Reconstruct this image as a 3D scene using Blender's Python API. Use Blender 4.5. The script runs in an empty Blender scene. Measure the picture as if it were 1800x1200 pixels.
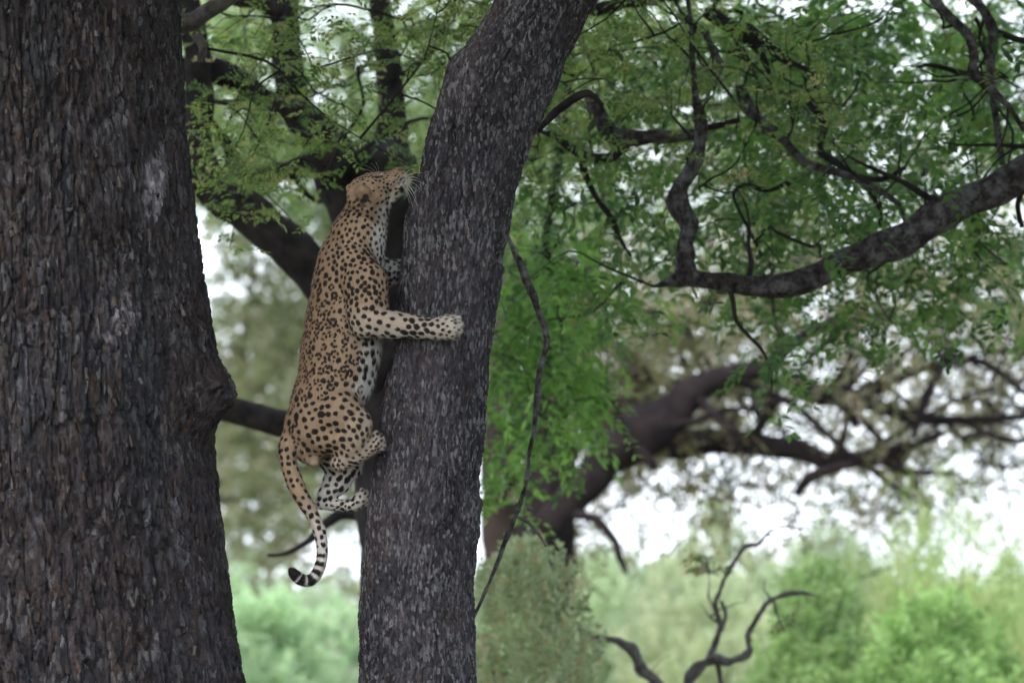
import bpy, math, random
import numpy as np
from mathutils import Vector, kdtree

R = math.radians
sc = bpy.context.scene
COL = sc.collection
rng = np.random.default_rng(7)

# ------------------------------------------------------------------ camera
CAM = np.array([0.0, -23.0, 2.0]); PITCH = R(3.0)
cd = bpy.data.cameras.new('camera'); cam = bpy.data.objects.new('camera', cd); COL.objects.link(cam)
cam.location = CAM; cam.rotation_euler = (R(90) + PITCH, 0, 0)
cd.lens = 200; cd.sensor_width = 36; cd.clip_start = 0.5; cd.clip_end = 3000
cd.dof.use_dof = True; cd.dof.focus_distance = 22.85; cd.dof.aperture_fstop = 3.4; cd.dof.aperture_blades = 0
sc.camera = cam
# ------------------------------------------------------------------ sky + sun (overcast evening)
SUN_EL, SUN_AZ = R(32), R(215)      # azimuth measured clockwise from +Y
w = bpy.data.worlds.new('World'); sc.world = w; w.use_nodes = True
wn = w.node_tree; wn.nodes.clear()
wo = wn.nodes.new('ShaderNodeOutputWorld'); bg = wn.nodes.new('ShaderNodeBackground')
sky = wn.nodes.new('ShaderNodeTexSky'); sky.sky_type = 'NISHITA'; sky.sun_disc = False
sky.sun_elevation = SUN_EL; sky.sun_rotation = SUN_AZ; sky.air_density = 1.0; sky.dust_density = 4.0; sky.ozone_density = 1.0
mx = wn.nodes.new('ShaderNodeMix'); mx.data_type = 'RGBA'; mx.inputs[0].default_value = 0.62
mx.inputs[7].default_value = (13.5, 14.6, 16.4, 1)       # even cloud cover over the whole sky
wn.links.new(sky.outputs[0], mx.inputs[6]); wn.links.new(mx.outputs[2], bg.inputs[0])
bg.inputs[1].default_value = 0.10
wn.links.new(bg.outputs[0], wo.inputs[0])
sd = bpy.data.lights.new('sun', 'SUN'); sd.energy = 0.7; sd.angle = R(25); sd.color = (1.0, 0.95, 0.88)
sun = bpy.data.objects.new('sun', sd); COL.objects.link(sun)
sdir = Vector((math.sin(SUN_AZ) * math.cos(SUN_EL), math.cos(SUN_AZ) * math.cos(SUN_EL), math.sin(SUN_EL)))
sun.rotation_euler = sdir.to_track_quat('Z', 'Y').to_euler()
sc.view_settings.view_transform = 'Standard'; sc.view_settings.look = 'None'
sc.view_settings.gamma = 1.0; sc.view_settings.use_curve_mapping = False
sc.view_settings.exposure = 1.4
try:
    sc.cycles.use_denoising = True; sc.cycles.denoiser = 'OPENIMAGEDENOISE'
    sc.cycles.max_bounces = 6; sc.cycles.diffuse_bounces = 3; sc.cycles.transmission_bounces = 3
    sc.cycles.glossy_bounces = 2; sc.cycles.transparent_max_bounces = 4; sc.cycles.volume_bounces = 0
    sc.cycles.caustics_reflective = False; sc.cycles.caustics_refractive = False
except Exception:
    pass

# ------------------------------------------------------------------ helpers
FW = np.array([0, math.cos(PITCH), math.sin(PITCH)]); UP = np.array([0, -math.sin(PITCH), math.cos(PITCH)])
K = 36 / 200 / 1800
def P(px, py, Y):
    """world points seen at photo position (px, py) that lie at depth Y"""
    px = np.asarray(px, float); py = np.asarray(py, float); Y = np.asarray(Y, float)
    px, py, Y = np.broadcast_arrays(px, py, Y)
    d = FW + (px[..., None] - 900) * K * np.array([1., 0, 0]) + (600 - py[..., None]) * K * UP
    return CAM + d * ((Y - CAM[1]) / d[..., 1])[..., None]
def S(Y): return (Y + 23.0) * K
def hsh(ix, iy, iz, seed):
    h = (ix.astype(np.int64) * 73856093) ^ (iy.astype(np.int64) * 19349663) ^ (iz.astype(np.int64) * 83492791) ^ (seed * 2654435761 & 0x7fffffff)
    h &= 0xffffffff
    h = ((h ^ (h >> 16)) * 0x45d9f3b) & 0xffffffff
    h = ((h ^ (h >> 16)) * 0x45d9f3b) & 0xffffffff
    h = h ^ (h >> 16)
    return (h & 0xffffff) / float(0x1000000)
def noise3(p, scale, seed=0):
    q = np.asarray(p) / scale; i = np.floor(q).astype(np.int64); f = q - i; f = f * f * (3 - 2 * f)
    r = 0
    for a in (0, 1):
        for b in (0, 1):
            for c in (0, 1):
                wgt = (f[..., 0] if a else 1 - f[..., 0]) * (f[..., 1] if b else 1 - f[..., 1]) * (f[..., 2] if c else 1 - f[..., 2])
                r = r + wgt * hsh(i[..., 0] + a, i[..., 1] + b, i[..., 2] + c, seed)
    return r * 2 - 1
def fbm(p, scale, seed=0, octv=4, gain=.5):
    r = 0; a = 1; t = 0
    for o in range(octv):
        r = r + a * noise3(p, scale / 2 ** o, seed + o * 17); t += a; a *= gain
    return r / t
def n2(u, v, su, sv, seed=0, octv=3):
    return fbm(np.stack([u / su, v / sv, np.zeros_like(u)], -1), 1.0, seed, octv)
def voro(u, v, seed):
    iu = np.floor(u).astype(np.int64); iv = np.floor(v).astype(np.int64)
    F1 = np.full(u.shape, 9.); F2 = np.full(u.shape, 9.); idr = np.zeros(u.shape); cv = np.zeros(u.shape); idr2 = np.zeros(u.shape)
    z = np.zeros_like(iu)
    for a in (-1, 0, 1):
        for b in (-1, 0, 1):
            cu = iu + a; cvv = iv + b
            x = cu + .1 + .8 * hsh(cu, cvv, z, seed); y = cvv + .1 + .8 * hsh(cu, cvv, z + 1, seed)
            d = np.hypot(u - x, v - y)
            m = d < F1
            F2 = np.where(m, F1, np.minimum(F2, d))
            idr = np.where(m, hsh(cu, cvv, z + 2, seed), idr); idr2 = np.where(m, hsh(cu, cvv, z + 3, seed), idr2)
            cv = np.where(m, v - y, cv); F1 = np.where(m, d, F1)
    return F1, F2, idr, idr2, cv
def sstep(a, b, x):
    t = np.clip((x - a) / (b - a), 0, 1); return t * t * (3 - 2 * t)

def mesh_obj(name, V, F, mat, parent=None, color=None, smooth=True, kind=None, tris=None):
    """F: (n,4) or (n,3) index array"""
    me = bpy.data.meshes.new(name)
    V = np.asarray(V, np.float32); F = np.asarray(F, np.int32)
    me.vertices.add(len(V)); me.vertices.foreach_set('co', V.ravel())
    k = F.shape[1]
    me.loops.add(F.size); me.loops.foreach_set('vertex_index', F.ravel())
    me.polygons.add(len(F)); me.polygons.foreach_set('loop_start', np.arange(0, F.size, k, dtype=np.int32))
    me.polygons.foreach_set('loop_total', np.full(len(F), k, np.int32))
    me.polygons.foreach_set('use_smooth', np.full(len(F), smooth))
    if color is not None:
        at = me.attributes.new('tone', 'FLOAT_COLOR', 'POINT')
        c = np.ones((len(V), 4), np.float32); c[:, :color.shape[1]] = color
        at.data.foreach_set('color', c.ravel())
    me.update(); me.validate()
    if mat: me.materials.append(mat)
    o = bpy.data.objects.new(name, me); COL.objects.link(o)
    if parent is not None:
        o.parent = parent
        o.location = -parent.location
    if kind: o['kind'] = kind
    return o
def thing(name, label, cat, loc=(0, 0, 0), group=None):
    o = bpy.data.objects.new(name, None); COL.objects.link(o); o.location = loc
    o['label'] = label; o['category'] = cat
    if group: o['group'] = group
    return o

# ------------------------------------------------------------------ materials
def mat_base(name, rough=.9, spec=.2):
    m = bpy.data.materials.new(name); m.use_nodes = True
    b = m.node_tree.nodes['Principled BSDF']; b.inputs['Roughness'].default_value = rough
    b.inputs['Specular IOR Level'].default_value = spec
    return m, m.node_tree, b
def bark_attr_mat(name, nscale, rough=.92, spec=.08, fleck=(60, .5, (.2, .2, .205), .8)):
    m, t, b = mat_base(name, rough, spec)
    a = t.nodes.new('ShaderNodeAttribute'); a.attribute_name = 'tone'
    tc = t.nodes.new('ShaderNodeTexCoord'); mp = t.nodes.new('ShaderNodeMapping'); mp.inputs['Scale'].default_value = (1, 1, .35)
    t.links.new(tc.outputs['Object'], mp.inputs[0])
    n = t.nodes.new('ShaderNodeTexNoise'); n.inputs['Scale'].default_value = nscale; n.inputs['Detail'].default_value = 5
    n.inputs['Roughness'].default_value = .7
    t.links.new(mp.outputs[0], n.inputs['Vector'])
    r = t.nodes.new('ShaderNodeMapRange'); r.inputs[1].default_value = .25; r.inputs[2].default_value = .75
    r.inputs[3].default_value = .45; r.inputs[4].default_value = 1.65
    t.links.new(n.outputs[0], r.inputs[0])
    mu = t.nodes.new('ShaderNodeMix'); mu.data_type = 'RGBA'; mu.blend_type = 'MULTIPLY'; mu.inputs[0].default_value = 1
    t.links.new(a.outputs['Color'], mu.inputs[6]); t.links.new(r.outputs[0], mu.inputs[7])
    # small pale flecks of lichen, taller than wide, gathered in patches
    mp2 = t.nodes.new('ShaderNodeMapping'); mp2.inputs['Scale'].default_value = (1, 1, .34); t.links.new(tc.outputs['Object'], mp2.inputs[0])
    vo = t.nodes.new('ShaderNodeTexVoronoi'); vo.inputs['Scale'].default_value = fleck[0]; t.links.new(mp2.outputs[0], vo.inputs['Vector'])
    sx = t.nodes.new('ShaderNodeSeparateColor'); t.links.new(vo.outputs['Color'], sx.inputs[0])
    pn = t.nodes.new('ShaderNodeTexNoise'); pn.inputs['Scale'].default_value = 6; pn.inputs['Detail'].default_value = 4; t.links.new(tc.outputs['Object'], pn.inputs['Vector'])
    ad = t.nodes.new('ShaderNodeMath'); ad.operation = 'ADD'; t.links.new(sx.outputs[0], ad.inputs[0]); t.links.new(pn.outputs[0], ad.inputs[1])
    rr = t.nodes.new('ShaderNodeMapRange'); rr.inputs[1].default_value = fleck[3] + .5; rr.inputs[2].default_value = fleck[3] + .62; rr.inputs[4].default_value = fleck[1]; t.links.new(ad.outputs[0], rr.inputs[0])
    fm = t.nodes.new('ShaderNodeMix'); fm.data_type = 'RGBA'; t.links.new(rr.outputs[0], fm.inputs[0]); t.links.new(mu.outputs[2], fm.inputs[6]); fm.inputs[7].default_value = (*fleck[2], 1)
    dk = t.nodes.new('ShaderNodeMapRange'); dk.inputs[1].default_value = 0; dk.inputs[2].default_value = 1; dk.inputs[3].default_value = .6; dk.inputs[4].default_value = 1.35; t.links.new(sx.outputs[1], dk.inputs[0])
    fd = t.nodes.new('ShaderNodeMix'); fd.data_type = 'RGBA'; fd.blend_type = 'MULTIPLY'; fd.inputs[0].default_value = 1; t.links.new(fm.outputs[2], fd.inputs[6]); t.links.new(dk.outputs[0], fd.inputs[7])
    t.links.new(fd.outputs[2], b.inputs['Base Color'])
    bu = t.nodes.new('ShaderNodeBump'); bu.inputs['Strength'].default_value = .7; bu.inputs['Distance'].default_value = .006
    t.links.new(n.outputs[0], bu.inputs['Height']); t.links.new(bu.outputs[0], b.inputs['Normal'])
    return m
def wood_mat(name, dark, light, nscale=14, lichen=None, thr=.62):
    m, t, b = mat_base(name, .95, .04)
    tc = t.nodes.new('ShaderNodeTexCoord')
    n = t.nodes.new('ShaderNodeTexNoise'); n.inputs['Scale'].default_value = nscale; n.inputs['Detail'].default_value = 6; n.inputs['Roughness'].default_value = .65
    t.links.new(tc.outputs['Object'], n.inputs['Vector'])
    cr = t.nodes.new('ShaderNodeValToRGB'); cr.color_ramp.elements[0].position = .35; cr.color_ramp.elements[1].position = .68
    cr.color_ramp.elements[0].color = (*dark, 1); cr.color_ramp.elements[1].color = (*light, 1)
    t.links.new(n.outputs[0], cr.inputs[0]); out = cr.outputs[0]
    if lichen:
        n2_ = t.nodes.new('ShaderNodeTexNoise'); n2_.inputs['Scale'].default_value = nscale * .45; n2_.inputs['Detail'].default_value = 5
        t.links.new(tc.outputs['Object'], n2_.inputs['Vector'])
        r2 = t.nodes.new('ShaderNodeValToRGB'); r2.color_ramp.elements[0].position = thr - .12; r2.color_ramp.elements[1].position = thr + .12; n2_.inputs['Roughness'].default_value = .75
        t.links.new(n2_.outputs[0], r2.inputs[0])
        mu = t.nodes.new('ShaderNodeMix'); mu.data_type = 'RGBA'; t.links.new(r2.outputs[0], mu.inputs[0])
        t.links.new(out, mu.inputs[6]); mu.inputs[7].default_value = (*lichen, 1); out = mu.outputs[2]
    t.links.new(out, b.inputs['Base Color'])
    bu = t.nodes.new('ShaderNodeBump'); bu.inputs['Strength'].default_value = .8; bu.inputs['Distance'].default_value = .02
    t.links.new(n.outputs[0], bu.inputs['Height']); t.links.new(bu.outputs[0], b.inputs['Normal'])
    return m
def leaf_mat(name, trans=.42, tint=(1.4, 1.5, .8)):
    m, t, b = mat_base(name, .6, .3)
    a = t.nodes.new('ShaderNodeAttribute'); a.attribute_name = 'tone'
    t.links.new(a.outputs['Color'], b.inputs['Base Color'])
    tr = t.nodes.new('ShaderNodeBsdfTranslucent')
    hs = t.nodes.new('ShaderNodeMix'); hs.data_type = 'RGBA'; hs.blend_type = 'MULTIPLY'; hs.inputs[0].default_value = 1
    hs.inputs[7].default_value = (*tint, 1)
    t.links.new(a.outputs['Color'], hs.inputs[6]); t.links.new(hs.outputs[2], tr.inputs[0])
    ms = t.nodes.new('ShaderNodeMixShader'); ms.inputs[0].default_value = trans
    o = t.nodes['Material Output']
    t.links.new(b.outputs[0], ms.inputs[1]); t.links.new(tr.outputs[0], ms.inputs[2]); t.links.new(ms.outputs[0], o.inputs[0])
    return m
M_BARK1 = bark_attr_mat('flaking_bark', 90, fleck=(62, .5, (.13, .13, .14), .86))
M_BARK2 = bark_attr_mat('fine_bark', 140, fleck=(115, .6, (.16, .16, .175), .72))
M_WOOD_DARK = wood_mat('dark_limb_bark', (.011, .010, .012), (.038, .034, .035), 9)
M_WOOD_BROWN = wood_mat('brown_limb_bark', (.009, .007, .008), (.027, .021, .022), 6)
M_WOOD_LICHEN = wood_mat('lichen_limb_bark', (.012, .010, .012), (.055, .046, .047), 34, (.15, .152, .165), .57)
M_WOOD_GREY = wood_mat('dead_grey_wood', (.05, .045, .045), (.16, .15, .15), 16)
M_LEAF = leaf_mat('leaf')
M_LEAF_PALE = leaf_mat('pale_leaf', .4, (1.25, 1.3, .95))

# ------------------------------------------------------------------ ground
def build_ground():
    xs = np.concatenate([[-900, -500, -250, -120], np.linspace(-60, 60, 121), [120, 250, 500, 900]])
    ys = np.concatenate([[-200, -80, -40], np.linspace(-26, 90, 117), [120, 180, 300, 600, 1600]])
    X, Y = np.meshgrid(xs, ys, indexing='ij')
    p = np.stack([X, Y, X * 0], -1)
    Z = .10 * fbm(p, 6.0, 3) - .05
    far = sstep(60, 130, np.hypot(X, Y)); Z = Z * (1 - far)
    V = np.stack([X, Y, Z], -1).reshape(-1, 3); nx, ny = X.shape
    i = np.arange(nx * ny).reshape(nx, ny)
    F = np.stack([i[:-1, :-1], i[1:, :-1], i[1:, 1:], i[:-1, 1:]], -1).reshape(-1, 4)
    m, t, b = mat_base('dry_earth', .95, .1)
    tc = t.nodes.new('ShaderNodeTexCoord'); n = t.nodes.new('ShaderNodeTexNoise'); n.inputs['Scale'].default_value = .6; n.inputs['Detail'].default_value = 8
    t.links.new(tc.outputs['Object'], n.inputs['Vector'])
    cr = t.nodes.new('ShaderNodeValToRGB'); cr.color_ramp.elements[0].position = .38; cr.color_ramp.elements[1].position = .62
    cr.color_ramp.elements[0].color = (.20, .15, .10, 1); cr.color_ramp.elements[1].color = (.09, .12, .045, 1)
    t.links.new(n.outputs[0], cr.inputs[0]); t.links.new(cr.outputs[0], b.inputs['Base Color'])
    o = mesh_obj('ground', V, F, m); o['kind'] = 'structure'
build_ground()

# ------------------------------------------------------------------ barked trunks
def smooth_interp(xq, xs, ys):
    # monotone-ish cubic (Catmull-Rom with finite differences)
    xs = np.asarray(xs, float); ys = np.asarray(ys, float)
    m = np.gradient(ys, xs); i = np.clip(np.searchsorted(xs, xq) - 1, 0, len(xs) - 2)
    h = xs[i + 1] - xs[i]; t = np.clip((xq - xs[i]) / h, 0, 1)
    return ((2 * t**3 - 3 * t**2 + 1) * ys[i] + (t**3 - 2 * t**2 + t) * h * m[i] + (-2 * t**3 + 3 * t**2) * ys[i + 1] + (t**3 - t**2) * h * m[i + 1])
def barked(name, levels, Yc, ysc, theta, pys, style, mat, parent):
    lv = np.array(levels, float)
    L = smooth_interp(pys, lv[:, 0], lv[:, 1]); Rr = smooth_interp(pys, lv[:, 0], lv[:, 2])
    C = P((L + Rr) / 2, pys, Yc); rad = (Rr - L) / 2 * S(Yc)
    T, RR = np.meshgrid(theta, rad); 
    ct, st = np.cos(T), np.sin(T)
    X0 = C[:, 0][:, None]; Z0 = C[:, 2][:, None] + 0 * T
    PX = ((L + Rr) / 2)[:, None] + ct * ((Rr - L) / 2)[:, None]; PY = pys[:, None] + 0 * T
    s = (T + math.pi / 2) * rad.mean()
    ax = np.concatenate([[0], np.cumsum(np.linalg.norm(np.diff(C, axis=0), axis=1))])[:, None] + 0 * T
    d, colr = style(s, ax, PX, PY, T)
    rr = RR + d
    V = np.stack([X0 + ct * rr, Yc + st * rr * ysc, Z0 + 0 * rr], -1)
    nv, nt = T.shape; i = np.arange(nv * nt).reshape(nv, nt)
    j = np.roll(i, -1, axis=1)
    F = np.stack([i[:-1], i[1:], j[1:], j[:-1]], -1).reshape(-1, 4)
    o = mesh_obj(name, V.reshape(-1, 3), F, mat, parent, colr.reshape(-1, 3))
    return o, V, (L, Rr)
def mixc(c1, c2, t): return c1 * (1 - t[..., None]) + np.array(c2) * t[..., None]

def style_big(s, t, PX, PY, T):
    s = s + .020 * n2(s, t, .13, .40, 5) + .007 * n2(s, t, .035, .07, 6)
    t2 = t + .04 * n2(s, t, .1, .1, 8)
    F1, F2, a, b, cv = voro(s / .058, t2 / .42, 11)
    fis = 1 - sstep(0, .19, F2 - F1 + .05 * n2(s, t, .03, .06, 94))
    f1, f2, fa, fb, fc = voro(s / .036 + 7.3, t2 / .24, 19)
    fis2 = (1 - sstep(0, .20, f2 - f1)) * sstep(.25, .7, fb)
    A1, A2, pa1, pb1, pc1 = voro(s / .034 + .2 * a, t2 / .15, 12)
    B1, B2, pa2, pb2, pc2 = voro(s / .019 + .2 * a, t2 / .062, 14)
    sw = n2(s, t, .28, .4, 91) + sstep(100, 330, PX) * .45 - .12 > 0
    pa = np.where(sw, pa2, pa1); pb = np.where(sw, pb2, pb1); pc = np.where(sw, pc2 * .55, pc1); ed = np.where(sw, B2 - B1, A2 - A1)
    e = 1 - sstep(0, .16, ed + .07 * n2(s, t, .012, .02, 92))
    G1, G2, qa, qb, qc = voro(s / .0105, t2 / .034, 13)
    e2 = 1 - sstep(0, .25, G2 - G1)
    wear = sstep(-.25, .35, n2(s, t, .5, .5, 21))
    d = -.040 * fis * (.3 + .7 * b) - .020 * fis2 - .0105 * e * (.4 + .6 * wear) + .010 * (pa - .5) + pc * .004 * (pb - .25) - .0035 * e2 + .005 * (qa - .5) + .005 * n2(s, t, .02, .05, 93)
    d = d + .030 * n2(s, t, .45, .7, 31) + .006 * n2(s, t, .05, .12, 33)
    # burl on the right-hand side and two swellings
    burl = np.exp(-(((PY - 690) / 52) ** 2 + ((T - R(-14)) / .22) ** 2))
    d = d + .115 * burl + .05 * burl * n2(s, t, .06, .05, 40)
    d = d + .035 * np.exp(-(((PY - 600) / 80) ** 2 + ((T - R(-30)) / .3) ** 2)) - .05 * np.exp(-(((PY - 790) / 40) ** 2 + ((T - R(-12)) / .25) ** 2))
    d = d - .045 * np.exp(-(((PX + 8) / 20) ** 2))
    # colour: plates weather each in their own way
    n = n2(s, t, .35, .6, 50)
    c = np.array([.075, .063, .062]) + np.zeros(s.shape + (3,))
    c = mixc(c, (.038, .038, .042), sstep(.52, .85, pa * .55 + .45 * (n + .5)))
    c = mixc(c, (.092, .076, .070), sstep(.50, .9, pb) * .8)
    c = mixc(c, (.10, .066, .046), sstep(.90, .95, qb) * .55 + sstep(.92, .96, pa) * .5)
    c = mixc(c, (.15, .145, .15), sstep(.93, .97, hsh(np.floor(pb * 997).astype(np.int64), np.floor(pa * 991).astype(np.int64), np.zeros(s.shape, np.int64), 5)) * .85)
    lich = sstep(.05, .5, n2(s, t, .30, .35, 61)) * sstep(.55, .75, qa)
    c = mixc(c, (.20, .20, .205), lich * .38)
    cool = sstep(.0, .5, n2(s, t, .16, .9, 71)); c = mixc(c, (.045, .052, .058), cool * .55)
    for (x, y, rx, ry, k) in ((285, 350, 17, 62, .9), (300, 300, 10, 30, .6), (235, 575, 20, 28, .5), (150, 235, 10, 28, .5), (220, 560, 40, 60, .2), (75, 190, 5, 12, .6), (400, 690, 20, 40, .25), (215, 600, 8, 20, .5)):
        g = np.exp(-(((PX - x) / rx) ** 2 + ((PY - y) / ry) ** 2) ** 1.2)
        c = mixc(c, (.44, .41, .42), sstep(.2, .6, g * (.6 + .7 * qa)) * k * (.45 + .55 * sstep(.2, .8, qb)))
    return d, c * (.86 + .28 * qa[..., None]) * (1 + .35 * n[..., None]) * np.array([.50, .50, .56])
def style_lean(s, t, PX, PY, T):
    s = s + .010 * n2(s, t, .05, .16, 105) + .003 * n2(s, t, .02, .03, 6)
    F1, F2, a, b, cv = voro(s / .0092, t / .025, 112)
    e = 1 - sstep(0, .3, F2 - F1)
    G1, G2, ga, gb, gc = voro(s / .045, t / .22, 113)
    e2 = 1 - sstep(0, .3, G2 - G1)
    d = -.0045 * e + .0052 * (a - .5) - .0085 * e2 * gb + .006 * n2(s, t, .04, .10, 114)
    d = d - .010 * (1 - sstep(0, .12, np.abs(n2(s + .12 * t, t, .055, .42, 180, 2)))) + .020 * n2(s, t, .20, .34, 115) + .012 * n2(s * .8 + t * .35, t, .09, .3, 116)
    def groove(x0, y0, x1, y1, wd, dep):
        ux, uy = x1 - x0, y1 - y0; L2 = ux * ux + uy * uy
        q = np.clip(((PX - x0) * ux + (PY - y0) * uy) / L2, 0, 1)
        dd = np.hypot(PX - x0 - q * ux, PY - y0 - q * uy)
        return dep * np.exp(-(dd / wd) ** 2) * (np.sin(T) < .2)
    d = d - groove(800, 130, 784, 260, 8, .03) - groove(784, 232, 786, 252, 7, .05) - groove(815, 60, 800, 130, 6, .012)
    d = d - groove(842, 860, 765, 950, 12, .022) + groove(835, 880, 770, 920, 14, .016) - groove(700, 880, 690, 960, 14, .012) - groove(835, 780, 838, 860, 9, .02)
    d = d - groove(880, 438, 884, 456, 9, .05) + groove(868, 436, 870, 462, 6, .02) - groove(760, 380, 780, 520, 16, .008) - groove(705, 700, 730, 820, 22, .010)
    d = d - groove(760, 330, 715, 470, 14, .010) + groove(800, 105, 790, 125, 16, .018)
    n = n2(s, t, .16, .30, 150)
    c = np.array([.074, .067, .070]) + np.zeros(s.shape + (3,))
    c = mixc(c, (.036, .035, .039), sstep(.0, .45, n) * .75)
    c = mixc(c, (.105, .088, .080), sstep(.1, .5, n2(s, t, .2, .5, 160)) * .6)
    pale = sstep(-.15, .35, n2(s, t, .09, .16, 155))
    c = mixc(c, (.25, .25, .26), sstep(.80, .92, b) * (.05 + .30 * pale))
    c = mixc(c, (.030, .029, .032), sstep(.80, .86, a) * .5)
    spot = (((PX - 880) / 12) ** 2 + ((PY - 448) / 11) ** 2 < 1 + .5 * (a - .5)) & (np.sin(T) < 0)
    c = np.where(spot[..., None], np.array([.012, .012, .013]), c)
    c = mixc(c, (.12, .075, .055), sstep(.94, .97, a) * .5)
    return d, c * (.8 + .4 * a[..., None]) * np.array([.54, .55, .63]) * (1 + .5 * n2(s, t, .13, .4, 171))[..., None]

pys_in = np.linspace(-25, 1225, 560)
pys_big = np.concatenate([np.linspace(-2600, -60, 40), pys_in, np.linspace(1250, 2000, 34)])
HP = math.pi / 2
th_big = np.concatenate([np.linspace(-HP - .35, .18, 330), np.linspace(.22, 2 * math.pi - HP - .38, 70)])
giant = thing('giant_tree', 'massive tree at the left edge with deeply cracked dark bark and a burl', 'tree', (P(-40, 2000, .3)[0], .3, 0))
lev = [(-2600, -200, 120), (-1200, -330, 240), (-500, -370, 290), (0, -405, 319), (100, -410, 323), (200, -415, 331), (300, -425, 342), (400, -435, 354), (500, -445, 364), (600, -455, 376), (700, -460, 380), (800, -468, 386),
       (900, -474, 392), (1000, -482, 402), (1100, -495, 413), (1200, -505, 426), (1500, -560, 480), (1800, -650, 580), (2000, -760, 700)]
_, Vbig, _ = barked('trunk', lev, .3, 1.0, th_big, pys_big, style_big, M_BARK1, giant)

pys_l = np.concatenate([np.linspace(-900, -60, 50), np.linspace(-25, 1225, 640), np.linspace(1250, 2000, 30)])
th_lean = np.concatenate([np.linspace(-HP - 1.7, -HP + 1.7, 215), np.linspace(-HP + 1.8, 2 * math.pi - HP - 1.8, 44)])
lean = thing('leaning_tree', 'leaning tree with one thick grey scaly trunk that the leopard is climbing', 'tree', (P(735, 2000, 0)[0], 0, 0))
lev2 = [(-900, 1340, 1500), (-500, 1150, 1330), (-200, 985, 1165), (-60, 905, 1088), (0, 868, 1054), (50, 838, 1026), (100, 798, 1002), (150, 772, 984), (200, 760, 960), (250, 748, 938), (300, 738, 920), (350, 722, 905), (400, 711, 896), (450, 705, 889), (500, 699, 882), (560, 693, 873),
        (650, 681, 860), (750, 666, 851), (820, 657, 846), (900, 643, 840), (1000, 634, 835), (1100, 630, 833), (1200, 628, 834), (1500, 625, 842), (1800, 600, 870), (2000, 540, 940)]
_, Vlean, (LL, LR) = barked('trunk', lev2, 0.0, 1.0, th_lean, pys_l, style_lean, M_BARK2, lean)

# loose bark flakes curling off the giant trunk
def flakes(Vg, jmax, n, parent, mat, wr, hr, seed, i0=45, i1=590):
    r = np.random.default_rng(seed)
    nv, nt, _ = Vg.shape
    I = r.integers(i0, i1, n); J = r.integers(4, 245, n)
    c = Vg[I, J]; du = Vg[I, J + 3] - Vg[I, J - 3]; dv = Vg[I + 3, J] - Vg[I - 3, J]
    du /= np.linalg.norm(du, axis=1)[:, None]; dv /= np.linalg.norm(dv, axis=1)[:, None]
    nn = np.cross(du, dv); nn /= np.linalg.norm(nn, axis=1)[:, None]
    ctr = Vg[I, :].mean(1); sg = np.sign(np.sum(nn * (c - ctr), 1)); nn *= sg[:, None]
    up = np.array([0, 0, 1.]) + r.normal(0, .16, (n, 3)); up -= nn * np.sum(up * nn, 1)[:, None]; up /= np.linalg.norm(up, axis=1)[:, None]
    sd_ = np.cross(up, nn)
    w_ = r.uniform(*wr, n); h = r.uniform(*hr, n); th = r.uniform(.003, .007, n); lift = r.uniform(-.001, .006, n)
    # 3 x 3 sheet, outer edge ragged, top pressed in and bottom lifted, with a back face
    gx = np.array([-1, 0, 1.]); gy = np.array([1, 0, -1.])
    V = []; 
    for back in (0, 1):
        for a in range(3):
            for b in range(3):
                jx = r.uniform(.7, 1.2, n) if b != 1 else 1
                off = (lift * (1 - gy[a]) * .9 - th * back - abs(gx[b]) * .002 + r.normal(0, .001, n) + .004 * (1 - back))
                V.append(c + sd_ * (gx[b] * w_ * jx * (1 - .25 * abs(gy[a])))[:, None] + up * (gy[a] * h * (r.uniform(.8, 1.15, n)))[:, None] + nn * off[:, None])
    V = np.stack(V, 1)
    q = []
    for a in range(2):
        for b in range(2):
            k = a * 3 + b; q.append((k, k + 3, k + 4, k + 1)); q.append((9 + k, 9 + k + 1, 9 + k + 4, 9 + k + 3))
    ring = [0, 1, 2, 5, 8, 7, 6, 3]
    for k in range(8):
        a, b = ring[k], ring[(k + 1) % 8]; q.append((a, b, 9 + b, 9 + a))
    F = (np.array(q)[None] + (np.arange(n) * 18)[:, None, None]).reshape(-1, 4)
    pal = np.array([(.07, .06, .06), (.09, .075, .07), (.045, .045, .05), (.12, .105, .10), (.10, .07, .055), (.14, .135, .14)])
    col_ = pal[r.choice(6, n, p=[.32, .24, .2, .12, .06, .06])] * r.uniform(.35, .8, n)[:, None]
    return mesh_obj('bark_flakes', V.reshape(-1, 3), F, mat, parent, np.repeat(col_, 18, 0), smooth=False, kind='stuff')
flakes(Vbig, 330, 900, giant, M_BARK1, (.003, .011), (.008, .030), 3)

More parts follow.
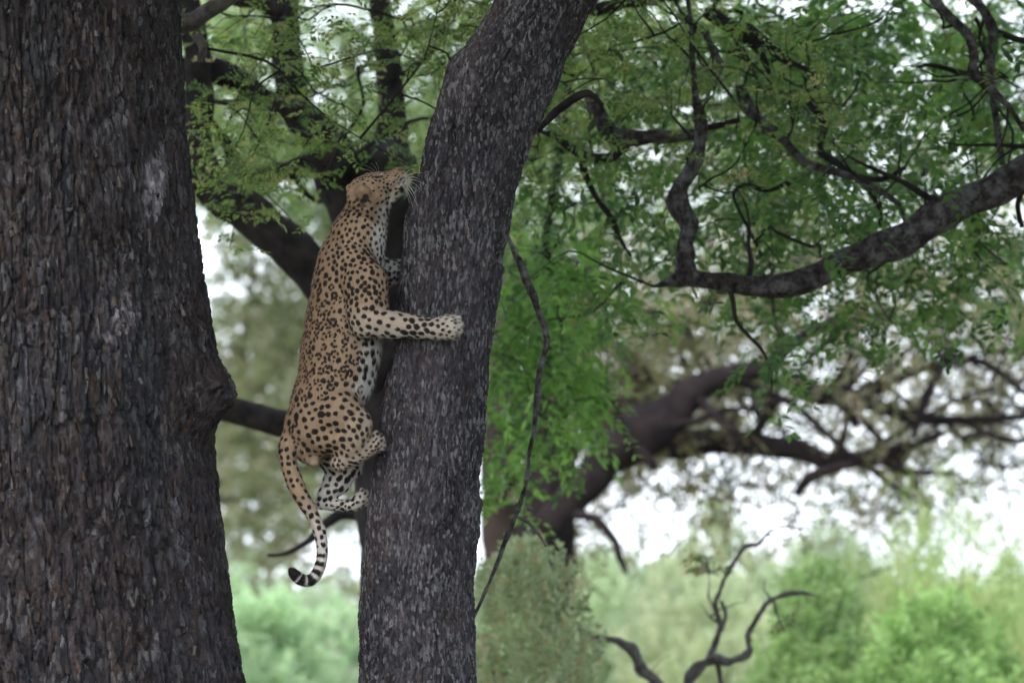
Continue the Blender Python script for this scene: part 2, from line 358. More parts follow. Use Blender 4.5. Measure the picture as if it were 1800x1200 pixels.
# ------------------------------------------------------------------ limbs and twigs
def catmull(pts, n_per):
    pts = np.asarray(pts, float); p = np.vstack([2 * pts[0] - pts[1], pts, 2 * pts[-1] - pts[-2]])
    out = []
    for i in range(1, len(p) - 2):
        L = np.linalg.norm(p[i + 1, :3] - p[i, :3]); k = max(2, int(n_per(L, (p[i, 3] + p[i + 1, 3]) / 2)))
        t = np.linspace(0, 1, k, endpoint=False)[:, None]
        out.append(.5 * ((2 * p[i]) + (-p[i - 1] + p[i + 1]) * t + (2 * p[i - 1] - 5 * p[i] + 4 * p[i + 1] - p[i + 2]) * t**2 + (-p[i - 1] + 3 * p[i] - 3 * p[i + 1] + p[i + 2]) * t**3))
    out.append(p[-2][None]); return np.vstack(out)
def tube_geo(pts, sides=14, gnarl=.12, seed=0, rough=True):
    """pts: n x 4 (x, y, z, radius)"""
    c = catmull(pts, lambda L, r: min(60, L / max(r * .55, .012)) if rough else 3)
    n = len(c); rad = np.maximum(c[:, 3], .0015 if rough else .0002)
    cc = c[:, :3].copy()
    if rough and n > 4:
        amp = rad[:, None] * .32
        w_ = np.stack([fbm(cc + k * 31.7, max(.12, rad.mean() * 4), seed + k, 3) for k in range(3)], -1)
        w_[0] *= 0
        cc = cc + w_ * amp
    T = np.gradient(cc, axis=0); T /= np.linalg.norm(T, axis=1)[:, None] + 1e-9
    U = np.zeros_like(T); ref = np.array([0.0, 1, 0.02]); U0 = np.cross(T[0], ref)
    if np.linalg.norm(U0) < .1: U0 = np.cross(T[0], [1, 0, 0])
    u = U0 / np.linalg.norm(U0)
    for i in range(n):
        u = u - T[i] * (u @ T[i]); u /= np.linalg.norm(u) + 1e-9; U[i] = u
    W = np.cross(T, U)
    a = np.linspace(0, 2 * math.pi, sides, endpoint=False)
    ring = U[:, None] * np.cos(a)[None, :, None] + W[:, None] * np.sin(a)[None, :, None]
    V = cc[:, None] + ring * rad[:, None, None]
    if gnarl and rough:
        d = fbm(V, max(.05, rad.mean() * 1.8), seed + 9, 4) * gnarl * 1.6 + fbm(V, .05, seed + 19, 2) * gnarl * .35
        V = V + ring * (d * rad[:, None])[..., None]
    i = np.arange(n * sides).reshape(n, sides); j = np.roll(i, -1, 1)
    F = np.stack([i[:-1], j[:-1], j[1:], i[1:]], -1).reshape(-1, 4)
    V = V.reshape(-1, 3)
    # close both ends with a shrunken cap
    e0 = len(V); V = np.vstack([V, cc[:1], cc[-1:]])
    cap0 = np.stack([i[0], j[0], np.full(sides, e0), np.full(sides, e0)], -1)
    cap1 = np.stack([j[-1], i[-1], np.full(sides, e0 + 1), np.full(sides, e0 + 1)], -1)
    return V, F, np.concatenate([cap0[:, [1, 0, 2]], cap1[:, [1, 0, 2]]]), cc
def join(geos):
    V = []; F = []; o = 0
    for v, f in geos:
        V.append(v); F.append(f + o); o += len(v)
    return np.vstack(V), np.vstack(F)
limb_paths = {}; limb_rad = {}
def limb(tree, pts, Y, mat, name='limb', gnarl=.14, sides=16, seed=None):
    """pts: (px, py, r_px[, Y]) in photo pixels at depth Y"""
    a = []
    for p in pts:
        yy = p[3] if len(p) > 3 else Y
        a.append([*P(p[0], p[1], yy), p[2] * S(yy)])
    seed = seed if seed is not None else int(abs(pts[0][0] * 7 + pts[0][1] * 3)) % 1000
    V, F, cap, cc = tube_geo(np.array(a), sides, gnarl, seed)
    T = np.concatenate([F[:, [0, 1, 2]], F[:, [0, 2, 3]], cap])
    o = mesh_obj(name, V, T, mat, tree)
    limb_paths.setdefault(tree.name, []).append(cc)
    A_ = np.array(a); w_ = np.argmin(np.linalg.norm(cc[:, None] - A_[None, :, :3], axis=2), 1)
    limb_rad.setdefault(tree.name, []).append(A_[w_, 3])
    return o
def ramify(tree, n, mat, seed, lrange, zr=(-.2, .8), which=None, share=.42, depth=1, rmin=.012, name='branch', cap_r=.05, kink=.42):
    """side branches that leave the limbs at an angle, kink and fork once"""
    r = np.random.default_rng(seed); ps = limb_paths[tree.name]; rs = limb_rad[tree.name]
    idx = list(range(len(ps))) if which is None else which; src = [(ps[i], rs[i]) for i in idx]
    wts = np.array([len(p) for p, _ in src], float); wts /= wts.sum(); new = []
    for q in range(n):
        k = r.choice(len(src), p=wts); p, rd = src[k]; i = int(r.uniform(.15, .97) * (len(p) - 1))
        i = min(i, len(p) - 2); T = p[i + 1] - p[i]; T /= np.linalg.norm(T) + 1e-9
        d = T * .5 + r.normal(0, .7, 3) * np.array([1, .5, 1]) + np.array([0, 0, r.uniform(*zr)]); d /= np.linalg.norm(d)
        L = r.uniform(*lrange); m = r.integers(5, 9); r0 = max(rmin * .6, min(rd[i] * share, .03 * L, cap_r)); pts = [[*p[i], r0]]; c = p[i].copy()
        for j in range(m):
            d = d + r.normal(0, kink, 3) * np.array([1, .5, 1]) + np.array([0, 0, .05]); d /= np.linalg.norm(d)
            c = c + d * L / m; pts.append([*c, r0 * (1 - (j + 1) / m * .88)])
        pts = np.array(pts)
        V = []; t_ = pts
        # straight-ish runs between kinks
        Vv, F, cap, cc = tube_geo(pts, 7, 0, 1, rough=False)
        mesh_obj(name, Vv, np.concatenate([F[:, [0, 1, 2]], F[:, [0, 2, 3]], cap]), mat, tree)
        new.append((cc, np.interp(np.linspace(0, 1, len(cc)), np.linspace(0, 1, len(pts)), pts[:, 3])))
        if depth > 0:
            for _ in range(2): src.append(new[-1])
            wts = np.array([len(p) for p, _ in src], float); wts /= wts.sum()
    for cc, rr in new: ps.append(cc); rs.append(rr)
def twig_mesh(tree, targets, mat, r0=.010, seed=1, name='twigs', wig=.10):
    r = np.random.default_rng(seed)
    allp = np.vstack(limb_paths[tree.name]); geos = []
    for q in targets:
        pool = allp if len(geos) < 8 else np.vstack([allp, *[g for g in extra]])
        d = np.linalg.norm(pool - q, axis=1) + r.uniform(0, .25, len(pool)); s0 = pool[np.argmin(d)]
        L = np.linalg.norm(q - s0)
        if L < .08 or L > 6: continue
        k = max(3, int(L / .22)); t = np.linspace(0, 1, k + 1)[:, None]
        path = s0 + (q - s0) * t + r.normal(0, wig * min(L, 1.2) * .5, (k + 1, 3)) * np.sin(t * math.pi) ** .5
        path[:, 2] += .10 * L * np.sin(t[:, 0] * math.pi)
        rad = r0 * min(1.5, .5 + L * .5) * (1 - .75 * t)
        V, F, cap, cc = tube_geo(np.hstack([path, rad]), 5, 0, 1, rough=False)
        geos.append((V, np.concatenate([F[:, [0, 1, 2]], F[:, [0, 2, 3]], cap])))
        if len(geos) == 1: extra = []
        extra.append(cc[::2])
    V, F = join(geos)
    return mesh_obj(name, V, F, mat, tree, kind='stuff')

# ------------------------------------------------------------------ foliage
def sprays(pos, d, nrm, length, leaf_l, leaf_w, pairs, col_, r, jit=.35, angle=55, droop=.25, tip=True):
    """compound leaves: pos n x 3, d = rachis direction, nrm = face normal"""
    n = len(pos)
    d = d / np.linalg.norm(d, axis=1)[:, None]; nrm = nrm - d * np.sum(nrm * d, 1)[:, None]; nrm /= np.linalg.norm(nrm, axis=1)[:, None] + 1e-9
    s = np.cross(d, nrm)
    Vs = []; Cs = []
    L = length * r.uniform(.65, 1.2, n)
    ca, sa = math.cos(R(angle)), math.sin(R(angle))
    for k in range(pairs):
        t = (k + .6) / pairs
        for sg in (-1, 1):
            base = pos + d * (L * t)[:, None] + np.array([0, 0, -1.]) * (droop * L * t * t)[:, None]
            out = d * ca + s * (sg * sa) + r.normal(0, jit, (n, 3)) * .6
            out /= np.linalg.norm(out, axis=1)[:, None]
            ll = (leaf_l * r.uniform(.6, 1.2, n) * (1 - .35 * abs(t - .45)))[:, None]
            wv = np.cross(out, nrm + r.normal(0, jit, (n, 3))); wv /= np.linalg.norm(wv, axis=1)[:, None] + 1e-9
            ww = leaf_w * r.uniform(.7, 1.2, n)[:, None]
            mid = base + out * ll * .5
            Vs += [base, mid + wv * ww * .5, base + out * ll + np.array([0, 0, -1.]) * ll * .15, mid - wv * ww * .5]
            cc = col_ * r.uniform(.8, 1.2, n)[:, None]; Cs += [cc] * 4
    V = np.stack(Vs, 1).reshape(-1, 3); C_ = np.stack(Cs, 1).reshape(-1, 3)
    F = np.arange(len(V)).reshape(-1, 4)
    return V, F, C_
def map_points(rows, per, Y0, Y1, seed, clump=.5, thr=.35, cell=60, row0=0):
    r = np.random.default_rng(seed); out = []
    for i, row in enumerate(rows):
        for j, ch in enumerate(row):
            if not ch.isdigit() or ch == '0': continue
            n = r.poisson(int(ch) * per * 2.0)
            px = (j + r.uniform(-.35, 1.35, n)) * cell; py = (i + row0 + r.uniform(-.35, 1.35, n)) * cell
            out.append(P(px, py, r.uniform(Y0, Y1, n)))
    p = np.vstack(out)
    k = fbm(p, clump, seed + 5, 3, .6)
    # keep the denser half: clumps with gaps between them
    return p[k > np.quantile(k, thr)]
def palette(n, cols, wts, r):
    c = np.array(cols); return c[r.choice(len(c), n, p=np.array(wts) / sum(wts))]
def crown(tree, p, seed, length, ll, lw, pairs, cols, wts, name='crown', up=.2, droop=.25, hang=.0, angle=55, clumpcol=.8, mat=None):
    r = np.random.default_rng(seed); n = len(p)
    az = r.uniform(0, 2 * math.pi, n)
    d = np.stack([np.cos(az), np.sin(az), r.normal(up - hang, .35, n)], -1)
    nrm = np.array([0, 0, 1.]) + r.normal(0, .55, (n, 3))
    c = palette(n, cols, wts, r) * (1 + .35 * fbm(p, clumpcol, seed + 3, 2))[:, None]
    V, F, C_ = sprays(p, d, nrm, length, ll, lw, pairs, c, r, droop=droop, angle=angle)
    return mesh_obj(name, V, F, mat or M_LEAF, tree, C_, smooth=False, kind='stuff')

# ================= tree A: dark forked tree behind the leopard (about 31 m)
YA = 8.0
tA = thing('forked_tree', 'dark many-limbed tree forking behind the leopard with feathery olive leaves', 'tree', (P(720, 1700, YA)[0], YA, 0))
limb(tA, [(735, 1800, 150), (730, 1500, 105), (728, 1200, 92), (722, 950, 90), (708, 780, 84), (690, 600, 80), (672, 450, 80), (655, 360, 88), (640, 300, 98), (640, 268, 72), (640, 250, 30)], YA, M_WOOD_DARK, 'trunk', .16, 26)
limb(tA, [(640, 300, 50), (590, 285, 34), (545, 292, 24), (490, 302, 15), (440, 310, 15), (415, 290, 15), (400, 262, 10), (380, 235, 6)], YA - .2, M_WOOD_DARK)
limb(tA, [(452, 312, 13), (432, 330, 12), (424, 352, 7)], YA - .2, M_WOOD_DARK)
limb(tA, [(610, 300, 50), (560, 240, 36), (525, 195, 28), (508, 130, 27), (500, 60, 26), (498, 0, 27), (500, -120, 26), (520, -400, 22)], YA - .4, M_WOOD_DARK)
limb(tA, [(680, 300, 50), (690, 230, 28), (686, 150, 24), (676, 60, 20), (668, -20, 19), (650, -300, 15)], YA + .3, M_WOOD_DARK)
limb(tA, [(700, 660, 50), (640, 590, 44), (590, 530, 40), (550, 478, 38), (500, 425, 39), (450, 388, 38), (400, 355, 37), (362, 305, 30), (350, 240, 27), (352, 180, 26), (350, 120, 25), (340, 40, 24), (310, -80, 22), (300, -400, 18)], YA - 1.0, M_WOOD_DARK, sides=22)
limb(tA, [(530, 200, 22), (480, 178, 20), (430, 148, 20), (385, 126, 24), (335, 120, 24), (280, 130, 20)], YA - .9, M_WOOD_DARK)
limb(tA, [(705, 790, 45), (620, 765, 30), (540, 752, 26), (480, 742, 24), (430, 728, 22), (380, 715, 19), (320, 690, 15)], YA + .6, M_WOOD_DARK)
limb(tA, [(700, 930, 40), (640, 908, 14), (600, 905, 10), (570, 922, 8), (545, 948, 6), (505, 972, 4), (470, 975, 2.5)], YA + .8, M_WOOD_DARK)
limb(tA, [(500, 20, 14), (455, 5, 13), (420, 2, 11), (385, -12, 10), (340, -60, 8)], YA - 1.5, M_WOOD_DARK)
limb(tA, [(300, 50, 17), (340, 36, 16), (375, 14, 15), (410, -8, 13), (460, -60, 12)], 3.0, M_WOOD_GREY)
limb(tA, [(345, 60, 9), (358, 85, 8), (352, 110, 6)], 3.0, M_WOOD_GREY)
ramify(tA, 16, M_WOOD_DARK, 63, (.5, 1.8), which=[1, 3, 4, 5, 6, 7], share=.3)
A_MAP = [
 ".....24422346888555443220000..",
 ".....13342247788555443321000..",
 ".....02241135678555433332000..",
 ".....13353335778555212332100..",
 ".....14551115778555110122100..",
 "......343....112...0011000....",
 "......2............0000......."]
pA = np.vstack([map_points(A_MAP, 4.2, 2.6, 7.6, 31, .45, .45), map_points(A_MAP, 5.5, 8.6, 13.0, 131, .6, .40)])
crown(tA, pA, 41, .13, .042, .016, 6, [(.16, .22, .085), (.11, .17, .065), (.21, .25, .11), (.07, .12, .045), (.24, .23, .12)], [4, 4, 2.5, 3, .7], up=.05, droop=.3)
twig_mesh(tA, pA[rng.choice(len(pA), 260, False)], M_WOOD_DARK, .008, 4)

# ================= tree C: right-hand tree, trunk stands outside the frame
YC = 4.2
tC = thing('overhanging_tree', 'tree reaching in from the right with a long lichen-spotted limb and hanging dark green leaves', 'tree', (P(2350, 1850, YC)[0], YC, 0))
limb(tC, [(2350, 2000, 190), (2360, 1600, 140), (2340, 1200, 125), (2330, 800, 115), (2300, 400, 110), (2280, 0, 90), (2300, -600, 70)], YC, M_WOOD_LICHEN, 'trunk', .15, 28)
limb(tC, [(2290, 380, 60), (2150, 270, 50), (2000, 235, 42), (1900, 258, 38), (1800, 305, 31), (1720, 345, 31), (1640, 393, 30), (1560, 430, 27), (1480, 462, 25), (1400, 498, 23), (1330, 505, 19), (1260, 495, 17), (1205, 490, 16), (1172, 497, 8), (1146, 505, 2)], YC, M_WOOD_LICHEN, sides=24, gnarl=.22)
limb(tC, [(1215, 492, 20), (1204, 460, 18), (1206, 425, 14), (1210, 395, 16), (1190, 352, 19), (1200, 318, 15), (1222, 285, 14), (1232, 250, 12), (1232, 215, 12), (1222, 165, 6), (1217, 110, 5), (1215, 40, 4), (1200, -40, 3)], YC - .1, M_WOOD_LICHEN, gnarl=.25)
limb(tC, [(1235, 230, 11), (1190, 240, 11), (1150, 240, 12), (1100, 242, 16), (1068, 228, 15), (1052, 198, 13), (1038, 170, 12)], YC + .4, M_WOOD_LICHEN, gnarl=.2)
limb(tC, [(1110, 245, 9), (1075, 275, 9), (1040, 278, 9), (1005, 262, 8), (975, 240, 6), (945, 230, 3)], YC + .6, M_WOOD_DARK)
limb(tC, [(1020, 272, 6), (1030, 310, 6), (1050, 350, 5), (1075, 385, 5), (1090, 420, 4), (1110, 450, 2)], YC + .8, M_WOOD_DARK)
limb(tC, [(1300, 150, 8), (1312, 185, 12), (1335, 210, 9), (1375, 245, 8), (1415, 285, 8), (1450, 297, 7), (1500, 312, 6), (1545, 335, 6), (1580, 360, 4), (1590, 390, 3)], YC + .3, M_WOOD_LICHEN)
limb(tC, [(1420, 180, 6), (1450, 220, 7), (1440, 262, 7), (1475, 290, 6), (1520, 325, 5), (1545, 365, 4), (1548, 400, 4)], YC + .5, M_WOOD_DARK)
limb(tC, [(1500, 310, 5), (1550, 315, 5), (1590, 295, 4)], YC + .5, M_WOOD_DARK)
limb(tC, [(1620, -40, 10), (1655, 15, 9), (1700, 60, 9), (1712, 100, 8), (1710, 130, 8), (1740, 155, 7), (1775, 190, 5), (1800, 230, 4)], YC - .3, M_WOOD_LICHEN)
limb(tC, [(1680, -30, 9), (1730, 20, 9), (1745, 60, 10), (1742, 110, 9), (1746, 160, 8), (1752, 220, 6), (1762, 290, 5)], YC + .1, M_WOOD_LICHEN)
limb(tC, [(1735, 45, 6), (1790, 70, 6), (1860, 80, 5)], YC + .2, M_WOOD_DARK)
limb(tC, [(1735, 130, 5), (1690, 128, 5), (1640, 115, 4), (1612, 118, 3)], YC + .4, M_WOOD_DARK)
limb(tC, [(1270, 40, 6), (1310, 55, 13), (1345, 75, 10), (1380, 105, 8), (1425, 130, 7), (1440, 165, 4)], YC + .8, M_WOOD_DARK)
limb(tC, [(1240, 20, 11), (1290, 50, 13), (1325, 80, 8), (1345, 110, 6), (1352, 130, 4)], YC + .9, M_WOOD_DARK)
limb(tC, [(1240, 55, 6), (1252, 85, 6), (1268, 112, 5)], YC + .2, M_WOOD_LICHEN)
limb(tC, [(1300, -20, 8), (1180, -5, 9), (1100, 5, 12), (1060, 15, 12), (1000, 25, 5)], YC + 1.6, M_WOOD_DARK)
limb(tC, [(1300, 210, 5), (1260, 222, 6), (1230, 225, 6)], YC + .2, M_WOOD_DARK)
limb(tC, [(1390, 320, 5), (1350, 335, 4), (1310, 325, 4), (1290, 345, 3), (1320, 410, 3), (1340, 450, 3)], YC + .9, M_WOOD_DARK)
limb(tC, [(1800, 330, 4), (1790, 360, 5), (1797, 400, 4)], YC, M_WOOD_DARK)
ramify(tC, 48, M_WOOD_DARK, 66, (.25, .85), zr=(.1, 1.0), kink=.30, which=[1, 2, 3, 6, 7, 9, 10, 13, 14], share=.32)
C_MAP = [
 "................23456777876776",
 "................23456778876567",
 "...............335567787765677",
 "...............456677766765667",
 "...............556677766655667",
 "...............667776656655555",
 "...............677775556655456",
 "...............777765446554455",
 "...............777643234443444",
 "...............7763100332334 4",
 "................20000042.01000",
 ".....................010......"]
pC = np.vstack([map_points(C_MAP, .45, 3.8, 6, 132, .45, .5), map_points(C_MAP, 4.6, 7, 13.5, 32, .8, .56)])
crown(tC, pC, 42, .16, .078, .032, 4, [(.050, .11, .034), (.075, .155, .045), (.032, .07, .027), (.12, .20, .07), (.15, .17, .08)], [4, 4, 3, 2, .6], up=-.25, droop=.6, angle=42)
L_MAP = ["..............344.............", "..............6763............", "..............7873............", "..............8885............", "..............7884............", "..............6662............", "..............534.............", "..............32.............."]
pL = map_points(L_MAP, 3.3, 7.0, 11.5, 134, .6, .45, row0=7)
crown(lean, pL, 142, .16, .078, .032, 4, [(.085, .18, .045), (.12, .25, .06), (.05, .115, .035), (.17, .29, .09)], [4, 3, 2, 1.5], name='hanging_foliage', up=-.25, droop=.6, angle=42)
limb(lean, [(880, -80, 12, 1.0), (960, -120, 12, 4), (1000, 60, 9), (985, 260, 8), (960, 420, 7), (985, 560, 6), (1000, 680, 5), (985, 770, 3)], 9, M_WOOD_DARK, 'branch')
twig_mesh(lean, pL[rng.choice(len(pL), 110, False)], M_WOOD_DARK, .008, 15)
twig_mesh(tC, pC[rng.choice(len(pC), 330, False)], M_WOOD_DARK, .008, 5)

# leaning tree: the thin dead branch hanging beside it
limb(lean, [(880, 395, 3), (898, 428, 4), (915, 465, 6.5), (930, 505, 7), (945, 545, 6), (958, 580, 6.5), (962, 606, 5), (948, 650, 5), (944, 700, 5.5), (940, 750, 3.5), (930, 800, 3.5), (924, 850, 3.5), (905, 910, 4), (888, 950, 5), (876, 985, 3.5), (855, 1035, 3), (838, 1072, 3.5), (825, 1100, 2)], 1.2, M_WOOD_LICHEN, 'hanging_branch', .3)
limb(lean, [(945, 230, 4), (985, 190, 8), (1010, 172, 8), (1035, 165, 6), (1060, 185, 3)], 1.6, M_WOOD_DARK, 'branch')
limb(lean, [(905, 905, 4), (925, 915, 3), (945, 935, 3), (960, 960, 2)], 1.4, M_WOOD_GREY, 'branch')

# ================= tree B: big spreading tree at right, 46 m away
YB = 23.0
tB = thing('spreading_tree', 'broad spreading tree with low dark limbs over the bushes and thin olive foliage', 'tree', (P(950, 1560, YB)[0], YB, 0))
WB = M_WOOD_BROWN
limb(tB, [(950, 1580, 90), (948, 1300, 64), (946, 1050, 56), (950, 950, 54), (962, 870, 50), (965, 800, 46), (950, 720, 44), (960, 640, 40), (985, 560, 36), (1010, 470, 30)], YB, WB, 'trunk', .15, 22)
limb(tB, [(960, 930, 30), (1000, 882, 30), (1045, 838, 32), (1090, 785, 42), (1140, 745, 44), (1190, 715, 34), (1245, 672, 22), (1300, 655, 20), (1345, 645, 16), (1400, 600, 12), (1470, 560, 9)], YB - .5, WB)
limb(tB, [(1100, 730, 36), (1080, 720, 30), (1050, 690, 22), (1010, 640, 16)], YB + .4, WB)
limb(tB, [(1150, 765, 36), (1200, 778, 28), (1260, 775, 23), (1330, 782, 20), (1400, 790, 19), (1455, 808, 16), (1500, 808, 13), (1545, 796, 11), (1600, 785, 8), (1660, 760, 6)], YB + .3, WB)
limb(tB, [(1240, 680, 16), (1300, 672, 13), (1370, 668, 13), (1430, 690, 19), (1480, 700, 18), (1540, 715, 14), (1600, 732, 13), (1680, 738, 9), (1760, 735, 7), (1850, 725, 5)], YB + .6, WB)
limb(tB, [(1520, 700, 10), (1560, 675, 9), (1620, 650, 8), (1690, 628, 8), (1750, 650, 6), (1800, 690, 5), (1850, 720, 4)], YB + .7, WB)
limb(tB, [(1605, 770, 5), (1618, 730, 8), (1635, 680, 8), (1655, 640, 7), (1668, 610, 5)], YB + .2, WB)
limb(tB, [(1460, 690, 12), (1495, 725, 10), (1505, 752, 7)], YB + .2, WB)
limb(tB, [(1330, 770, 6), (1350, 720, 10), (1370, 700, 8)], YB + .2, WB)
limb(tB, [(1400, 870, 8), (1425, 838, 9), (1470, 822, 8), (1540, 812, 7), (1600, 828, 6), (1680, 832, 5)], YB - .2, WB)
limb(tB, [(1400, 655, 5), (1450, 600, 6), (1500, 560, 5)], YB - .8, WB)
limb(tB, [(1690, 770, 4), (1730, 762, 5), (1790, 775, 5), (1850, 760, 4)], YB - .8, WB)
limb(tB, [(1120, 790, 12), (1145, 815, 10), (1150, 828, 6)], YB - .8, WB)
limb(tB, [(1010, 905, 8), (1050, 915, 8), (1080, 950, 7), (1092, 985, 6), (1102, 1008, 4)], YB - 2, WB)
limb(tB, [(1150, 600, 16), (1190, 570, 14), (1240, 535, 12), (1300, 500, 8)], YB + 1, WB)
limb(tB, [(980, 560, 16), (1060, 600, 14), (1110, 640, 20), (1130, 690, 22), (1130, 735, 24)], YB + 1, WB)
ramify(tB, 130, WB, 61, (1.0, 3.0), zr=(-.1, .9), which=[1, 3, 4, 5, 6, 7, 9, 10, 11, 14])
B_MAP = [
 "...............223344434334444",
 "................33455433344444",
 "................34556443344455",
 "................35666543334455",
 "................46775533233344",
 "................46664432233444",
 "................12322222333433",
 "................22111222123321",
 "................2111.112.2110.",
 "................2......1......"]
pB = map_points(B_MAP, 8.0, YB - .3, YB + 7, 33, 1.3, .45, row0=7)
crown(tB, pB, 43, .24, .085, .035, 5, [(.21, .185, .13), (.15, .15, .09), (.27, .23, .18), (.12, .14, .07)], [3, 4, 2, 3], up=-.2, droop=.5)  # haze is put into the leaf colours as lighter beige
twig_mesh(tB, pB[rng.choice(len(pB), 1100, False)], WB, .020, 6, wig=.22)

# second, paler trunk beside it
tG = thing('background_tree', 'brown trunk seen blurred between the leaning tree and the spreading tree', 'tree', (P(880, 1500, 30)[0], 30, 0))
limb(tG, [(880, 1560, 60), (880, 1200, 46), (882, 950, 42), (880, 850, 40), (875, 760, 38), (880, 640, 34), (900, 500, 28), (905, 380, 20)], 30, wood_mat('brown_trunk_bark', (.018, .014, .013), (.045, .035, .03), 3), 'trunk', .12, 18)
pG = map_points(["..............3443", "..............3443....", "..............3443....", "..............4443", "..............333."], 3.5, 27, 33, 39, 1.2, row0=4)
crown(tG, pG, 49, .25, .09, .04, 4, [(.07, .12, .04), (.10, .15, .06)], [1, 1])

# ================= far trees filling the background, leaf colours paled to suggest haze
def far_tree(name, label, px, Y, rows, row0, per, cols, wts, seed, limbs, clump=2.6, leaf=(.46, .17, .08), mat=None, depth=4.5, thr=.35, grp=None):
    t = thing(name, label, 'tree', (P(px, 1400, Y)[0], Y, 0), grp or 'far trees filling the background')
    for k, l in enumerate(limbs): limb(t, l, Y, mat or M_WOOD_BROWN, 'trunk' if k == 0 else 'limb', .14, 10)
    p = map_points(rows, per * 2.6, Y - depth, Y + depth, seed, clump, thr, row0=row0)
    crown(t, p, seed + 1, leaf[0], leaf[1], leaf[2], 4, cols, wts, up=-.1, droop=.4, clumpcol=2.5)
    if len(p) > 80:
        twig_mesh(t, p[np.random.default_rng(seed).choice(len(p), 70, False)], M_WOOD_BROWN, .03, seed, wig=.15)
    return t
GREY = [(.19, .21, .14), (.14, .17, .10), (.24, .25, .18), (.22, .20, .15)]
far_tree('far_tree', 'hazy grey-green tree seen between the giant trunk and the leopard', 470, 56,
   ["......66543", "......77654", "......666543", "......556554", "......555543", "......55444", "......44553", "......45433", "......44322", "......433.1", "......321.1", "......21..1"], 6, 3.6,
   GREY, [3, 3, 2, 1], 51, [[(350, 1400, 20), (350, 1100, 16), (370, 900, 12), (400, 740, 10), (430, 600, 8), (450, 450, 5)], [(380, 880, 6), (470, 860, 5), (540, 830, 3)], [(400, 740, 6), (450, 690, 5), (510, 650, 4)], [(480, 640, 7), (520, 580, 5), (560, 540, 4)]], thr=.42)
far_tree('far_tree', 'mid-green tree far behind the limbs at the top left', 600, 54,
   [".....5555555555", ".....5545555555", ".....5554445555", ".....5555544555", ".....5555555544", ".....3455544", ".........544", ".........44"], 0, 2.2,
   [(.16, .23, .11), (.21, .27, .14), (.11, .17, .07)], [3, 2, 2], 53, [[(760, 1450, 30), (760, 900, 22), (720, 500, 18), (640, 250, 12), (600, 50, 8)], [(700, 420, 10), (560, 300, 7), (450, 180, 5)]])
far_tree('far_tree', 'mid-green tree far behind the canopy right of the leaning trunk', 1150, 56,
   ["..............5566554433", "..............5566555443", "..............5555544444", "..............5555544444", "..............5566554443", "..............5666554444", "..............5666554443", "..............5555544333", "..............555443332", "..............4443332"], 0, 1.0,
   [(.19, .25, .13), (.26, .30, .18), (.12, .18, .08), (.30, .29, .20)], [3, 2, 2, 1.2], 55, [[(935, 1450, 30), (945, 1000, 22), (1000, 640, 18), (1080, 300, 14), (1150, 50, 8)], [(1080, 420, 10), (1200, 280, 7), (1300, 160, 5)]])
far_tree('far_tree', 'pale olive tree far behind the hanging leaves at the top right', 1600, 60,
   ["......................3342223445", "......................4433333444", "......................4444334444", ".....................44443344444", ".....................44434434444", ".....................44444444444", ".....................44434334444", ".....................33333333333", ".....................3322222333"], 0, 1.1,
   [(.25, .28, .18), (.18, .22, .13), (.32, .28, .23), (.28, .27, .2)], [3, 2, 1.5, 2], 57, [[(1900, 1400, 26), (1880, 900, 20), (1800, 560, 14), (1700, 380, 10), (1620, 200, 7)], [(1820, 600, 9), (1660, 500, 7), (1520, 440, 5)], [(1740, 440, 8), (1560, 330, 6), (1440, 280, 4)]], thr=.5)

